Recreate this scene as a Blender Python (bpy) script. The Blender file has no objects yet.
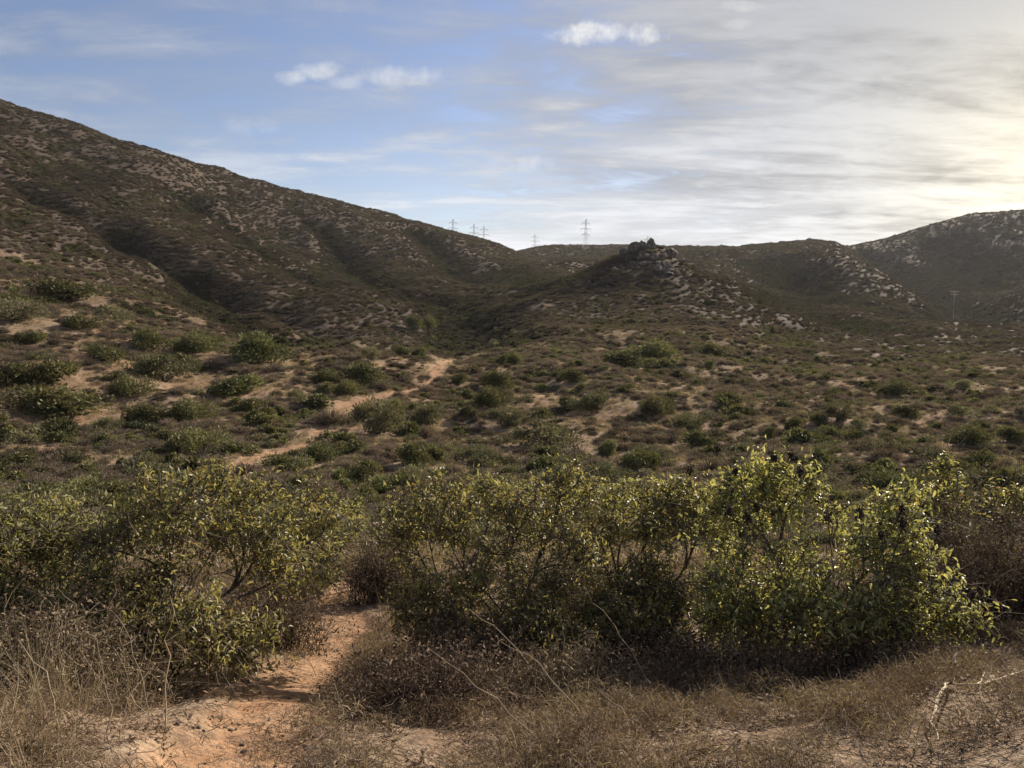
import bpy, math, random
import numpy as np
from mathutils import Vector

random.seed(7)
RNG = np.random.default_rng(11)
SC = bpy.context.scene
COL = SC.collection
PI = math.pi

# ------------------------------------------------------------------ camera model
W, H, F = 1024.0, 768.0, 804.0
PITCH = math.radians(6.0)
EYE = 1.7
SUN_AZ, SUN_EL = math.radians(40.0), math.radians(26.0)
CP, SP = math.cos(PITCH), math.sin(PITCH)

def ray(x, y):
    X = (np.asarray(x, float) - W / 2) / F
    U = (H / 2 - np.asarray(y, float)) / F
    wy = CP + U * SP
    wz = -SP + U * CP
    return np.arctan2(X, wy), wz / np.hypot(X, wy)

# ------------------------------------------------------------------ noise
_perm = np.random.default_rng(5).permutation(4096)
_ga = np.random.default_rng(6).uniform(0, 2 * PI, 4096)
_gx, _gy = np.cos(_ga), np.sin(_ga)

def perlin(x, y):
    xi = np.floor(x).astype(np.int64); yi = np.floor(y).astype(np.int64)
    fx = x - xi; fy = y - yi
    u = fx * fx * fx * (fx * (fx * 6 - 15) + 10); v = fy * fy * fy * (fy * (fy * 6 - 15) + 10)
    def g(ix, iy, dx, dy):
        h = _perm[(_perm[ix & 4095] + iy) & 4095]
        return _gx[h] * dx + _gy[h] * dy
    a = g(xi, yi, fx, fy); b = g(xi + 1, yi, fx - 1, fy)
    c = g(xi, yi + 1, fx, fy - 1); d = g(xi + 1, yi + 1, fx - 1, fy - 1)
    return ((a + (b - a) * u) * (1 - v) + (c + (d - c) * u) * v) * 1.5

def fbm(x, y, octv=4, gain=0.5):
    s = 0; a = 1.0
    for i in range(octv):
        s = s + a * perlin(x * 2 ** i + 17.3 * i, y * 2 ** i - 9.1 * i); a *= gain
    return s

def smooth(a, b, x):
    t = np.clip((x - a) / (b - a), 0, 1)
    return t * t * (3 - 2 * t)

# ------------------------------------------------------------------ terrain control points: (column, [(row, distance in m), ...])
NEAR = [(768, 2.9), (690, 5.0), (640, 6.6), (600, 8.6), (560, 13), (520, 25), (490, 43)]
COLS = [
    (-120, [(430, 42), (390, 54), (350, 72), (310, 98), (260, 140), (210, 200), (150, 290), (158, 320), (110, 400), (70, 540), (150, 900), (270, 1600)]),
    (0,    [(455, 36), (430, 43), (400, 54), (370, 68), (345, 84), (320, 102), (297, 122), (270, 152), (240, 192), (212, 240), (186, 300), (203, 335), (170, 370), (140, 440), (105, 530), (135, 700), (270, 1600)]),
    (75,   [(455, 36), (430, 44), (400, 55), (370, 70), (345, 87), (322, 108), (300, 132), (275, 165), (245, 215), (216, 275), (237, 308), (205, 345), (170, 420), (127, 510), (160, 700), (275, 1600)]),
    (150,  [(455, 36), (430, 45), (400, 57), (370, 73), (348, 92), (330, 114), (310, 142), (285, 185), (252, 245), (276, 281), (240, 310), (205, 380), (175, 430), (154, 475), (180, 620), (275, 1600)]),
    (184,  [(240, 320), (208, 400), (180, 455), (163, 530), (188, 700)]),
    (215,  [(455, 36), (430, 46), (400, 58), (372, 75), (352, 94), (336, 118), (318, 148), (286, 208), (310, 245), (275, 270), (245, 330), (204, 425), (212, 455), (190, 520), (171, 590), (200, 760), (275, 1600)]),
    (265,  [(455, 36), (430, 46), (400, 59), (374, 76), (355, 95), (340, 120), (324, 150), (309, 180), (336, 218), (300, 245), (270, 300), (238, 380), (252, 410), (215, 500), (184, 610), (215, 800), (275, 1600)]),
    (320,  [(455, 36), (430, 46), (400, 60), (376, 77), (358, 97), (345, 120), (332, 152), (351, 188), (318, 215), (295, 260), (269, 320), (280, 350), (240, 460), (199, 630), (225, 850), (275, 1600)]),
    (390,  [(455, 36), (430, 47), (402, 61), (378, 78), (360, 98), (348, 122), (341, 148), (346, 175), (330, 210), (306, 250), (290, 290), (265, 400), (217, 655), (240, 860), (275, 1600)]),
    (450,  [(455, 37), (430, 48), (402, 62), (380, 79), (362, 100), (352, 124), (347, 145), (352, 175), (332, 220), (312, 255), (295, 300), (272, 400), (233, 680), (250, 860), (278, 1600)]),
    (500,  [(455, 37), (430, 48), (403, 63), (382, 80), (365, 101), (350, 126), (342, 145), (340, 170), (318, 220), (302, 260), (290, 310), (275, 420), (246, 700), (256, 860), (256, 1050), (280, 1600)]),
    (540,  [(455, 38), (430, 49), (404, 63), (382, 80), (362, 100), (342, 126), (326, 150), (320, 180), (303, 225), (291, 262), (283, 300), (276, 380), (262, 520), (268, 640), (247, 1000), (280, 1600)]),
    (585,  [(455, 38), (430, 49), (404, 64), (382, 81), (362, 101), (343, 127), (330, 152), (318, 185), (298, 222), (273, 260), (285, 310), (276, 420), (262, 560), (262, 700), (247, 1000), (280, 1600)]),
    (562,  [(303, 222), (281, 262), (284, 305)]), (602, [(294, 225), (264, 261), (278, 308)]),
    (620,  [(430, 49), (382, 81), (344, 127), (318, 185), (290, 225), (270, 245), (256, 262), (258, 272), (276, 312), (276, 420), (262, 560), (247, 1000)]),
    (645,  [(455, 38), (430, 50), (405, 65), (384, 82), (364, 102), (345, 128), (334, 150), (318, 185), (290, 225), (268, 246), (251, 262), (253, 272), (275, 318), (274, 450), (263, 560), (248, 1000), (280, 1600)]),
    (666,  [(292, 222), (268, 246), (255, 261), (257, 272), (280, 316)]),
    (685,  [(430, 50), (384, 82), (346, 128), (318, 185), (296, 218), (278, 240), (267, 258), (272, 272), (288, 312), (274, 450), (249, 800)]),
    (705,  [(298, 222), (276, 255), (282, 275)]), (742, [(318, 195), (306, 222), (290, 249), (300, 285)]), (800, [(326, 215), (314, 236), (319, 270)]),
    (720,  [(455, 39), (430, 50), (406, 66), (386, 84), (366, 106), (348, 133), (334, 160), (318, 195), (302, 222), (281, 252), (291, 290), (285, 400), (265, 560), (249, 760), (262, 1000), (280, 1600)]),
    (770,  [(455, 39), (430, 51), (406, 67), (386, 87), (367, 112), (350, 145), (335, 180), (318, 215), (306, 240), (314, 300), (296, 400), (270, 540), (246, 740), (262, 1000), (280, 1600)]),
    (830,  [(455, 39), (430, 52), (406, 70), (386, 92), (368, 122), (352, 160), (338, 205), (326, 260), (316, 330), (300, 400), (280, 460), (250, 560), (262, 640), (243, 760), (258, 1000), (280, 1600)]),
    (880,  [(455, 40), (430, 53), (405, 73), (384, 100), (366, 138), (350, 185), (336, 245), (326, 310), (316, 370), (300, 420), (271, 520), (288, 600), (270, 760), (242, 930), (255, 1150), (280, 1600)]),
    (925,  [(455, 40), (430, 54), (404, 76), (382, 108), (364, 152), (348, 205), (335, 270), (326, 340), (312, 400), (293, 470), (305, 560), (285, 680), (250, 860), (228, 960), (250, 1150), (280, 1600)]),
    (970,  [(455, 40), (430, 55), (404, 79), (382, 114), (363, 160), (348, 215), (335, 280), (326, 350), (312, 425), (318, 500), (300, 600), (270, 760), (216, 980), (240, 1150), (280, 1600)]),
    (1024, [(455, 41), (430, 56), (404, 82), (382, 118), (362, 168), (347, 225), (335, 290), (326, 360), (316, 430), (288, 520), (294, 600), (270, 740), (211, 990), (235, 1150), (280, 1600)]),
    (1150, [(455, 42), (430, 58), (404, 86), (382, 122), (362, 172), (345, 230), (330, 300), (318, 380), (300, 480), (270, 600), (240, 780), (200, 1000), (235, 1200), (280, 1600)]),
]
pts = []
for cx, prof in COLS:
    for (y, r) in prof:
        r = float(np.interp(r, [30, 36, 48, 62, 78, 98, 122, 150, 2000], [48, 54, 66, 77, 89, 105, 124, 150, 2000]))
        a, t = ray(cx, y); pts.append((float(a), math.log(r), float(t) + EYE / r))
for cx in (-120, 120, 360, 600, 840, 1150):
    for (y, r) in NEAR:
        a, t = ray(cx, y); pts.append((float(a), math.log(r), float(t) + EYE / r))
for a in np.radians([-48, -30, -10, 10, 30, 48]):
    pts.append((a, math.log(1.5), 0.0)); pts.append((a, math.log(0.8), 0.02))
P = np.array(pts)
KA = 4.0
cu, cv, ct = P[:, 0] * KA, P[:, 1], P[:, 2]
def tker(d2): return 0.5 * d2 * np.log(d2 + 1e-12)
n = len(P)
K = tker((cu[:, None] - cu[None]) ** 2 + (cv[:, None] - cv[None]) ** 2) + np.eye(n) * 2e-4
Q = np.c_[np.ones(n), cu, cv]
sol = np.linalg.solve(np.block([[K, Q], [Q.T, np.zeros((3, 3))]]), np.r_[ct, 0, 0, 0])
def tps(u, v):
    out = np.empty(u.shape).ravel(); uf, vf = u.ravel(), v.ravel()
    for i in range(0, len(uf), 40000):
        s = slice(i, i + 40000)
        d2 = (uf[s, None] - cu[None]) ** 2 + (vf[s, None] - cv[None]) ** 2
        out[s] = tker(d2) @ sol[:n] + sol[n] + sol[n + 1] * uf[s] + sol[n + 2] * vf[s]
    return out.reshape(u.shape)

AZ = np.radians(np.r_[np.arange(-180, -46, 3.0), np.arange(-46, -37, 0.5), np.arange(-37, 37, 0.115), np.arange(37, 46, 0.5), np.arange(46, 180.1, 3.0)])
RR = np.exp(np.r_[np.arange(math.log(0.5), math.log(1600), 0.0105), np.arange(math.log(1620), math.log(3600), 0.08)])
A2, R2 = np.meshgrid(AZ, RR, indexing='ij')
res = tps(np.clip(A2, -0.78, 0.80) * KA, np.log(np.minimum(R2, 1600)))
res = np.where(R2 < 1.2, 0.0, res)
fade_back = smooth(math.radians(52), math.radians(95), np.abs(A2))
res = res * (1 - fade_back) + fade_back * (0.03 * smooth(3, 60, R2))
Zg = res * np.minimum(R2, 1600) - smooth(1500, 3600, R2) * 60
GX, GY = R2 * np.sin(A2), R2 * np.cos(A2)
def ridged(x, y): return 1 - 2 * np.abs(perlin(x, y))
Zg += smooth(140, 330, R2) * (1.0 * fbm(GX / 60, GY / 60, 3) + 1.5 * ridged(GX / 38 + 4, GY / 95) + 0.6 * ridged(GX / 15, GY / 33))
Zg += smooth(40, 75, R2) * (1.05 * fbm(GX / 22 + 3, GY / 22, 3) + .28 * fbm(GX / 8, GY / 8 + 4, 2))
Zg += smooth(14, 30, R2) * 0.16 * fbm(GX / 5 + 7, GY / 5, 3)
Zg += smooth(2.0, 5, R2) * (0.05 * fbm(GX / 1.3, GY / 1.3 + 5, 3) * (1 + 0.4 * smooth(10, 30, R2)))
Zg += smooth(1.5, 3, R2) * (0.012 * fbm(GX / 0.25, GY / 0.25 + 5, 2)) * (1 - smooth(20, 40, R2))
NA, NR = A2.shape
TAN = (Zg - EYE) / R2
LR = np.log(RR)

def ground(x, y):
    """height of the ground under (x, y)"""
    a = np.arctan2(x, y); l = np.log(np.maximum(np.hypot(x, y), 0.51))
    ia = np.clip(np.searchsorted(AZ, a) - 1, 0, NA - 2); ir = np.clip(np.searchsorted(LR, l) - 1, 0, NR - 2)
    fa = np.clip((a - AZ[ia]) / (AZ[ia + 1] - AZ[ia]), 0, 1); fr = np.clip((l - LR[ir]) / (LR[ir + 1] - LR[ir]), 0, 1)
    return (Zg[ia, ir] * (1 - fa) + Zg[ia + 1, ir] * fa) * (1 - fr) + (Zg[ia, ir + 1] * (1 - fa) + Zg[ia + 1, ir + 1] * fa) * fr

def hit(px, py):
    """first ground point seen towards (px, py): x, y, z, distance"""
    a, t = ray(px, py)
    ia = int(np.clip(np.searchsorted(AZ, a), 0, NA - 1))
    w = np.nonzero((TAN[ia] >= t) & (RR > 1.5))[0]
    k = int(w[0]) if len(w) else NR - 1
    r = RR[k]
    if k > 0 and TAN[ia, k] != TAN[ia, k - 1]:
        f = np.clip((t - TAN[ia, k - 1]) / (TAN[ia, k] - TAN[ia, k - 1]), 0, 1); r = RR[k - 1] + f * (RR[k] - RR[k - 1])
    x, y = r * math.sin(a), r * math.cos(a)
    return x, y, float(ground(np.array([x]), np.array([y]))[0]), r

def at(px, py, r):
    a, t = ray(px, py)
    return np.array([r * math.sin(a), r * math.cos(a), EYE + r * float(t)])

# ------------------------------------------------------------------ gullies: carved, and later filled with taller dark scrub
GULLY = [([(0, 178), (40, 200), (75, 213), (112, 234), (150, 251), (185, 272), (215, 287), (245, 306), (268, 320), (300, 331), (330, 338), (390, 342), (430, 346)], 9.0, 5.5),
         ([(212, 206), (240, 226), (262, 244), (290, 258), (312, 266), (335, 277)], 12.0, 8.0),
         ([(318, 222), (332, 240), (350, 262), (385, 282)], 10.0, 5.0), ([(415, 228), (440, 250), (455, 268), (475, 282)], 11.0, 6.0),
         ([(400, 296), (440, 305), (470, 318), (510, 336)], 9.0, 1.6), ([(500, 272), (535, 280), (570, 277)], 12.0, 1.5),
         ([(770, 296), (800, 312), (850, 321)], 14.0, 2.0), ([(870, 252), (905, 275), (940, 296), (985, 316)], 22.0, 8.0),
         ([(940, 240), (960, 262), (985, 285)], 22.0, 6.0), ([(60, 300), (100, 304), (140, 312)], 5.0, 1.2), ([(760, 262), (800, 285), (820, 300)], 14, 4.0)]
def pt_line_dist(x, y, pl):
    d = np.full(x.shape, 1e9)
    for (x0, y0), (x1, y1) in zip(pl[:-1], pl[1:]):
        L = max((x1 - x0) ** 2 + (y1 - y0) ** 2, 1e-9)
        t = np.clip(((x - x0) * (x1 - x0) + (y - y0) * (y1 - y0)) / L, 0, 1)
        d = np.minimum(d, np.hypot(x - x0 - t * (x1 - x0), y - y0 - t * (y1 - y0)))
    return d
GU3 = [([hit(*p)[:2] for p in pl], w, dp) for pl, w, dp in GULLY]
def gully_mask(x, y):
    g = np.zeros(x.shape)
    for pl, w, dp in GU3: g = np.maximum(g, np.exp(-(pt_line_dist(x, y, pl) / (w * 1.15)) ** 2))
    return g
for pl, w, dp in GU3: Zg -= 1.25 * dp * np.exp(-(pt_line_dist(GX, GY, pl) / w) ** 2)
TAN = (Zg - EYE) / R2

# ------------------------------------------------------------------ trail and bare earth masks
TRAILS = [([(215, 790), (240, 752), (268, 715), (300, 672), (332, 630), (345, 598), (352, 575)], 0.3),
          ([(232, 468), (250, 458), (275, 452), (303, 446)], 0.65),
          ([(303, 446), (318, 432), (335, 416)], 0.42),
          ([(335, 416), (350, 404), (372, 399), (395, 393)], 0.8), ([(395, 393), (425, 386), (436, 374)], 0.4),
          ([(436, 374), (446, 362), (470, 358), (488, 355)], 0.85)]
TR3 = [([hit(*p)[:2] for p in pl], w) for pl, w in TRAILS]
BARE = [(355, 405, 3.0), (262, 458, 2.0), (440, 366, 3.5), (475, 357, 2.2), (874, 354, 3.4), (903, 336, 4.2), (940, 338, 4), (790, 371, 2.4),
        (803, 375, 2.0), (820, 402, 3), (866, 409, 2.6), (930, 425, 3), (690, 385, 3.0), (650, 388, 3.2), (560, 395, 2.6), (530, 430, 1.6), (535, 395, 2.0), 
        (20, 262, 7), (70, 255, 6), (980, 323, 7), (962, 323, 5), (1000, 324, 6), (1010, 372, 5), (985, 350, 4), (230, 395, 2), (340, 430, 1.4),
        (440, 445, 1.8), (395, 440, 1.5), (670, 425, 1.6), (820, 440, 1.6), (885, 440, 1.8), (610, 335, 4), (545, 305, 5), (700, 405, 2), (745, 408, 2),
        (245, 392, 2.5), (300, 440, 2), (250, 440, 2), (300, 360, 3), (380, 368, 3), (335, 640, 0.5), (300, 690, .5), (340, 605, .6)]
B3 = [hit(a, b)[:2] + (c,) for a, b, c in BARE]
def dirt_mask(x, y):
    wob = 0.5 * fbm(x / 0.9, y / 0.9, 4)
    m = np.zeros(x.shape); t = np.zeros(x.shape)
    for pl, w in TR3:
        d = pt_line_dist(x, y, pl) / w + wob
        t = np.maximum(t, 1 - smooth(0.6, 1.25, d))
    wob2 = 0.8 * fbm(x / 2.2 + 9, y / 2.2, 5)
    for bx, by, br in B3:
        d = np.hypot(x - bx, y - by) / br + wob2
        m = np.maximum(m, 1 - smooth(0.5, 1.2, d))
    return t, m
TMASK, BMASK = dirt_mask(GX, GY)
Zg -= TMASK * 0.06 * smooth(2, 4, R2)
TAN = (Zg - EYE) / R2

# ------------------------------------------------------------------ scene helpers
def tag(o, label=None, cat=None, group=None, kind=None):
    for k, v in (('label', label), ('category', cat), ('group', group), ('kind', kind)):
        if v: o[k] = v
    return o

def mesh_from(name, V, Fc, mats=(), mi=None, attrs=None, smooth_shade=False):
    """V (n,3); Fc is a list of (k,m) index arrays (tris / quads), packed in order"""
    me = bpy.data.meshes.new(name)
    V = np.asarray(V, np.float32)
    Fc = [np.asarray(f, np.int32) for f in (Fc if isinstance(Fc, list) else [Fc]) if len(f)]
    me.vertices.add(len(V)); me.vertices.foreach_set('co', V.ravel())
    if Fc:
        flat = np.concatenate([f.ravel() for f in Fc]); tot = np.concatenate([np.full(len(f), f.shape[1], np.int32) for f in Fc])
        me.loops.add(len(flat)); me.loops.foreach_set('vertex_index', flat)
        me.polygons.add(len(tot)); me.polygons.foreach_set('loop_start', np.r_[0, np.cumsum(tot)[:-1]].astype(np.int32))
        me.polygons.foreach_set('loop_total', tot)
        if mi is not None: me.polygons.foreach_set('material_index', np.asarray(mi, np.int32))
        if smooth_shade: me.polygons.foreach_set('use_smooth', np.ones(len(tot), bool))
    for m in mats: me.materials.append(m)
    for k, v in (attrs or {}).items():
        v = np.asarray(v)
        if v.dtype.kind == 'i':
            at_ = me.attributes.new(k, 'INT', 'POINT'); at_.data.foreach_set('value', v.astype(np.int32))
        elif v.ndim == 2:
            at_ = me.attributes.new(k, 'FLOAT_VECTOR', 'POINT'); at_.data.foreach_set('vector', v.astype(np.float32).ravel())
        else:
            at_ = me.attributes.new(k, 'FLOAT', 'POINT'); at_.data.foreach_set('value', v.astype(np.float32))
    me.update(calc_edges=True)
    return me

def link(name, me, parent=None, loc=None):
    o = bpy.data.objects.new(name, me); COL.objects.link(o)
    if loc is not None: o.location = loc
    if parent is not None: o.parent = parent
    return o

class NT:
    """small node-tree writer"""
    def __init__(s, tree): s.t = tree; s.n = tree.nodes; s.l = tree.links
    def node(s, typ, **kw):
        nd = s.n.new(typ)
        for k, v in kw.items(): setattr(nd, k, v)
        return nd
    def put(s, sock, v):
        if v is None: return
        if hasattr(v, 'is_output'): s.l.new(v, sock)
        else:
            try: sock.default_value = v
            except Exception: sock.default_value = tuple(v) + (1,)
    def m(s, op, a, b=None, c=None, clamp=False):
        nd = s.node('ShaderNodeMath', operation=op, use_clamp=clamp)
        s.put(nd.inputs[0], a); s.put(nd.inputs[1], b); s.put(nd.inputs[2], c)
        return nd.outputs[0]
    def vm(s, op, a, b=None, out=0):
        nd = s.node('ShaderNodeVectorMath', operation=op); s.put(nd.inputs[0], a); s.put(nd.inputs[1], b)
        return nd.outputs[out]
    def mix(s, f, a, b, blend='MIX'):
        nd = s.node('ShaderNodeMix', data_type='RGBA', blend_type=blend)
        s.put(nd.inputs[0], f)
        for k, v in ((6, a), (7, b)):
            s.put(nd.inputs[k], v if hasattr(v, 'is_output') else (tuple(v) + (1,) if len(v) == 3 else v))
        return nd.outputs[2]
    def noise(s, vec, scale, detail=4, rough=.55, dist=0.0, typ='3D'):
        nd = s.node('ShaderNodeTexNoise', noise_dimensions=typ); s.put(nd.inputs['Vector'], vec)
        nd.inputs['Scale'].default_value = scale; nd.inputs['Detail'].default_value = detail
        nd.inputs['Roughness'].default_value = rough; nd.inputs['Distortion'].default_value = dist
        return nd.outputs['Fac']
    def step(s, v, a, b, lo=0.0, hi=1.0):
        nd = s.node('ShaderNodeMapRange', interpolation_type='SMOOTHSTEP'); s.put(nd.inputs[0], v)
        for k, q in zip((1, 2, 3, 4), (a, b, lo, hi)): s.put(nd.inputs[k], q)
        return nd.outputs[0]
    def attr(s, name, typ='GEOMETRY', out='Fac'):
        return s.node('ShaderNodeAttribute', attribute_name=name, attribute_type=typ).outputs[out]

def material(name):
    m = bpy.data.materials.new(name); m.use_nodes = True; m.node_tree.nodes.clear()
    return m, NT(m.node_tree)

def finish(t, color, rough=0.9, spec=0.2, trans=0.0, tcol=None, normal=None):
    p = t.node('ShaderNodeBsdfPrincipled'); t.put(p.inputs['Base Color'], color if hasattr(color, 'is_output') else tuple(color) + (1,))
    t.put(p.inputs['Roughness'], rough); t.put(p.inputs['Specular IOR Level'], spec)
    if normal is not None: t.put(p.inputs['Normal'], normal)
    out = t.node('ShaderNodeOutputMaterial'); sh = p.outputs[0]
    if trans:
        tr = t.node('ShaderNodeBsdfTranslucent'); t.put(tr.inputs[0], tcol if tcol is not None else color)
        mx = t.node('ShaderNodeMixShader'); mx.inputs[0].default_value = trans
        t.l.new(sh, mx.inputs[1]); t.l.new(tr.outputs[0], mx.inputs[2]); sh = mx.outputs[0]
    t.l.new(sh, out.inputs[0])

def leaf_material(name, c_dark, c_mid, c_light, trans=0.35, rough=.5, spec=.35, yellow=None):
    """c_dark..c_light: albedo spread between leaves (attribute var, per leaf) and between plants"""
    m, t = material(name)
    v = t.attr('var')
    rnd = t.node('ShaderNodeObjectInfo').outputs['Random']
    c = t.mix(t.step(v, 0.0, 0.6), c_dark, c_mid); c = t.mix(t.step(v, 0.55, 1.0), c, c_light)
    if yellow: c = t.mix(t.step(v, 0.955, 0.96), c, yellow)
    hsv = t.node('ShaderNodeHueSaturation'); t.put(hsv.inputs['Hue'], t.m('ADD', t.m('MULTIPLY', rnd, .03), .485))
    t.put(hsv.inputs['Value'], t.m('ADD', t.m('MULTIPLY', rnd, .35), .82)); t.put(hsv.inputs['Color'], c)
    c = hsv.outputs[0]
    tc = t.mix(1.0, c, (1.12, 1.12, .62), 'MULTIPLY')
    finish(t, c, rough, spec, trans, tc)
    return m

# ------------------------------------------------------------------ materials
M_SUMAC = leaf_material('sumac_leaf', (.16, .152, .064), (.295, .272, .122), (.44, .405, .215), .46, .45, .4, (.30, .19, .08))
M_PALE = leaf_material('pale_leaf', (.15, .146, .07), (.25, .238, .115), (.36, .335, .17), .46, .55, .25, (.30, .22, .12))
M_DRY = leaf_material('dry_twig', (.070, .050, .038), (.130, .096, .070), (.22, .165, .12), .12, .85, .1)
M_GRASS = leaf_material('dry_grass_blade', (.19, .150, .112), (.31, .245, .185), (.44, .36, .275), .25, .75, .1)
M_STRAW = leaf_material('slope_straw', (.20, .155, .11), (.33, .26, .188), (.46, .375, .275), .22, .85, .05)
M_THATCH = leaf_material('dry_thatch', (.10, .070, .050), (.195, .142, .104), (.34, .262, .195), .2, .8, .1)
M_LITTER = leaf_material('fallen_leaf', (.09, .055, .035), (.17, .11, .06), (.28, .20, .12), .1, .7, .2)

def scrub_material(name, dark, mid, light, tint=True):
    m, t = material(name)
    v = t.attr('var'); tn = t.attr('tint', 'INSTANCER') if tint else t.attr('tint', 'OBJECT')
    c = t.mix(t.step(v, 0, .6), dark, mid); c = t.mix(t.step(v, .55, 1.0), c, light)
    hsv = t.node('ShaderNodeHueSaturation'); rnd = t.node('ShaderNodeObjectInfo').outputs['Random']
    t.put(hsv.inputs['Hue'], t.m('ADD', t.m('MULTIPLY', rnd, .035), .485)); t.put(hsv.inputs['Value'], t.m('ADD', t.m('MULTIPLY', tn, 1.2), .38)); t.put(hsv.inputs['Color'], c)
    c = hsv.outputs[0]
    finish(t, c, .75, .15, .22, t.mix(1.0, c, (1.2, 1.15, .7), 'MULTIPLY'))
    return m
GREEN3 = ((.060, .062, .032), (.105, .105, .050), (.18, .175, .082))
OLIVE3 = ((.080, .077, .048), (.130, .124, .077), (.20, .19, .115))
BROWN3 = ((.078, .059, .048), (.138, .107, .091), (.225, .180, .15))
M_GREEN, M_GREEN_S = scrub_material('scrub_green', *GREEN3, False), scrub_material('scrub_green_far', *GREEN3)
M_OLIVE, M_OLIVE_S = scrub_material('scrub_olive', *OLIVE3, False), scrub_material('scrub_olive_far', *OLIVE3)
M_BROWN, M_BROWN_S = scrub_material('scrub_brown', *BROWN3, False), scrub_material('scrub_brown_far', *BROWN3)

def simple(name, c1, c2, scale, rough=.9, bump=.3, spec=.15, detail=6):
    m, t = material(name)
    co = t.node('ShaderNodeTexCoord').outputs['Object']
    nz = t.noise(co, scale, detail, .6)
    c = t.mix(t.step(nz, .35, .65), c1, c2)
    b = t.node('ShaderNodeBump'); b.inputs['Strength'].default_value = bump; b.inputs['Distance'].default_value = .05; t.l.new(nz, b.inputs['Height'])
    finish(t, c, rough, spec, normal=b.outputs[0])
    return m
M_BARK = simple('grey_brown_bark', (.06, .046, .036), (.14, .115, .092), 30)
M_DEAD = simple('bleached_wood', (.30, .24, .17), (.50, .42, .32), 25)
M_DARKWOOD = simple('charred_wood', (.02, .017, .015), (.05, .042, .036), 25)
M_SEED = simple('dark_seed_head', (.022, .016, .013), (.060, .042, .032), 60)
M_ROCK = simple('pale_granite', (.065, .054, .047), (.185, .157, .135), 1.4, .95, .8)
M_STEEL = simple('galvanised_steel', (.55, .56, .57), (.65, .66, .67), 2, .6, 0, .4)
M_POLE = simple('pale_pole', (.22, .21, .19), (.30, .28, .26), 2, .7, 0, .3)

def ground_material():
    m, t = material('hillside_earth')
    co = t.node('ShaderNodeTexCoord').outputs['Object']
    tr, ba, fa = t.attr('trail'), t.attr('bare'), t.attr('far')
    n1 = t.noise(co, .045, 6, .6); n2 = t.noise(co, .35, 6, .62); n3 = t.noise(co, 3.0, 6, .65); n4 = t.noise(co, 22, 5, .7); n5 = t.noise(co, 7, 6, .7, .6)
    soil = t.mix(t.step(n2, .35, .65), (.155, .103, .069), (.25, .175, .118))
    soil = t.mix(t.step(n3, .35, .7), soil, (.32, .245, .175))
    soil = t.mix(t.m('MULTIPLY', t.step(n1, .45, .62), .55), soil, (.19, .105, .060))
    soil = t.mix(t.m('MULTIPLY', t.step(n4, .45, .62), .65), soil, (.075, .055, .04))
    shaded_litter = t.mix(t.step(n3, .4, .6), (.046, .036, .029), (.080, .062, .050))  # far litter ground, colour darkened to stand in for shade among the shrubs
    spk = t.mix(t.m('MULTIPLY', t.m('MULTIPLY', t.step(n3, .54, .70), t.step(n1, .44, .60)), .75), shaded_litter, soil)
    soil = t.mix(fa, soil, spk)
    dirt = t.mix(t.step(n3, .3, .7), (.27, .152, .086), (.385, .245, .148))
    dirt = t.mix(t.m('MULTIPLY', t.step(n5, .5, .62), .6), dirt, (.20, .125, .08))
    dirt = t.mix(t.m('MULTIPLY', t.step(n4, .46, .62), .75), dirt, (.17, .115, .078))
    c = t.mix(t.m('MULTIPLY', t.m('MULTIPLY', ba, t.step(n3, .3, .6, .25, .8)), t.m('SUBTRACT', 1.0, t.m('MULTIPLY', fa, .45))), soil, t.mix(t.step(n2, .35, .65), (.31, .235, .165), (.33, .22, .145)))
    c = t.mix(tr, c, dirt)
    hgt = t.m('ADD', t.m('ADD', t.m('MULTIPLY', n3, .6), t.m('MULTIPLY', n4, .3)), t.m('MULTIPLY', n5, .5))
    b = t.node('ShaderNodeBump'); b.inputs['Strength'].default_value = .8; b.inputs['Distance'].default_value = .12; t.l.new(hgt, b.inputs['Height'])
    finish(t, c, .95, .05, normal=b.outputs[0])
    return m
M_GROUND = ground_material()

# ------------------------------------------------------------------ ground sheet
idx = np.arange(NA * NR).reshape(NA, NR)
quads = np.stack([idx[:-1, :-1], idx[1:, :-1], idx[1:, 1:], idx[:-1, 1:]], -1).reshape(-1, 4)[:, ::-1]
cen = np.array([[0, 0, Zg[:, 0].mean()]])
V = np.r_[np.stack([GX, GY, Zg], -1).reshape(-1, 3), cen]
fan = np.stack([idx[:-1, 0], np.full(NA - 1, NA * NR), idx[1:, 0]], -1)
FAR = smooth(90, 190, R2 + 25 * fbm(GX / 30, GY / 30, 2))
gme = mesh_from('ground', V, [quads, fan[:, ::-1]], [M_GROUND], attrs={'trail': np.r_[TMASK.ravel(), 0], 'bare': np.r_[BMASK.ravel(), 0], 'far': np.r_[FAR.ravel(), 0]}, smooth_shade=True)
tag(link('ground', gme), 'dry hillside ground with orange dirt trail', kind='structure')

# ------------------------------------------------------------------ geometry makers
def unit(v): return v / np.maximum(np.linalg.norm(v, axis=-1, keepdims=True), 1e-9)

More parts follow.
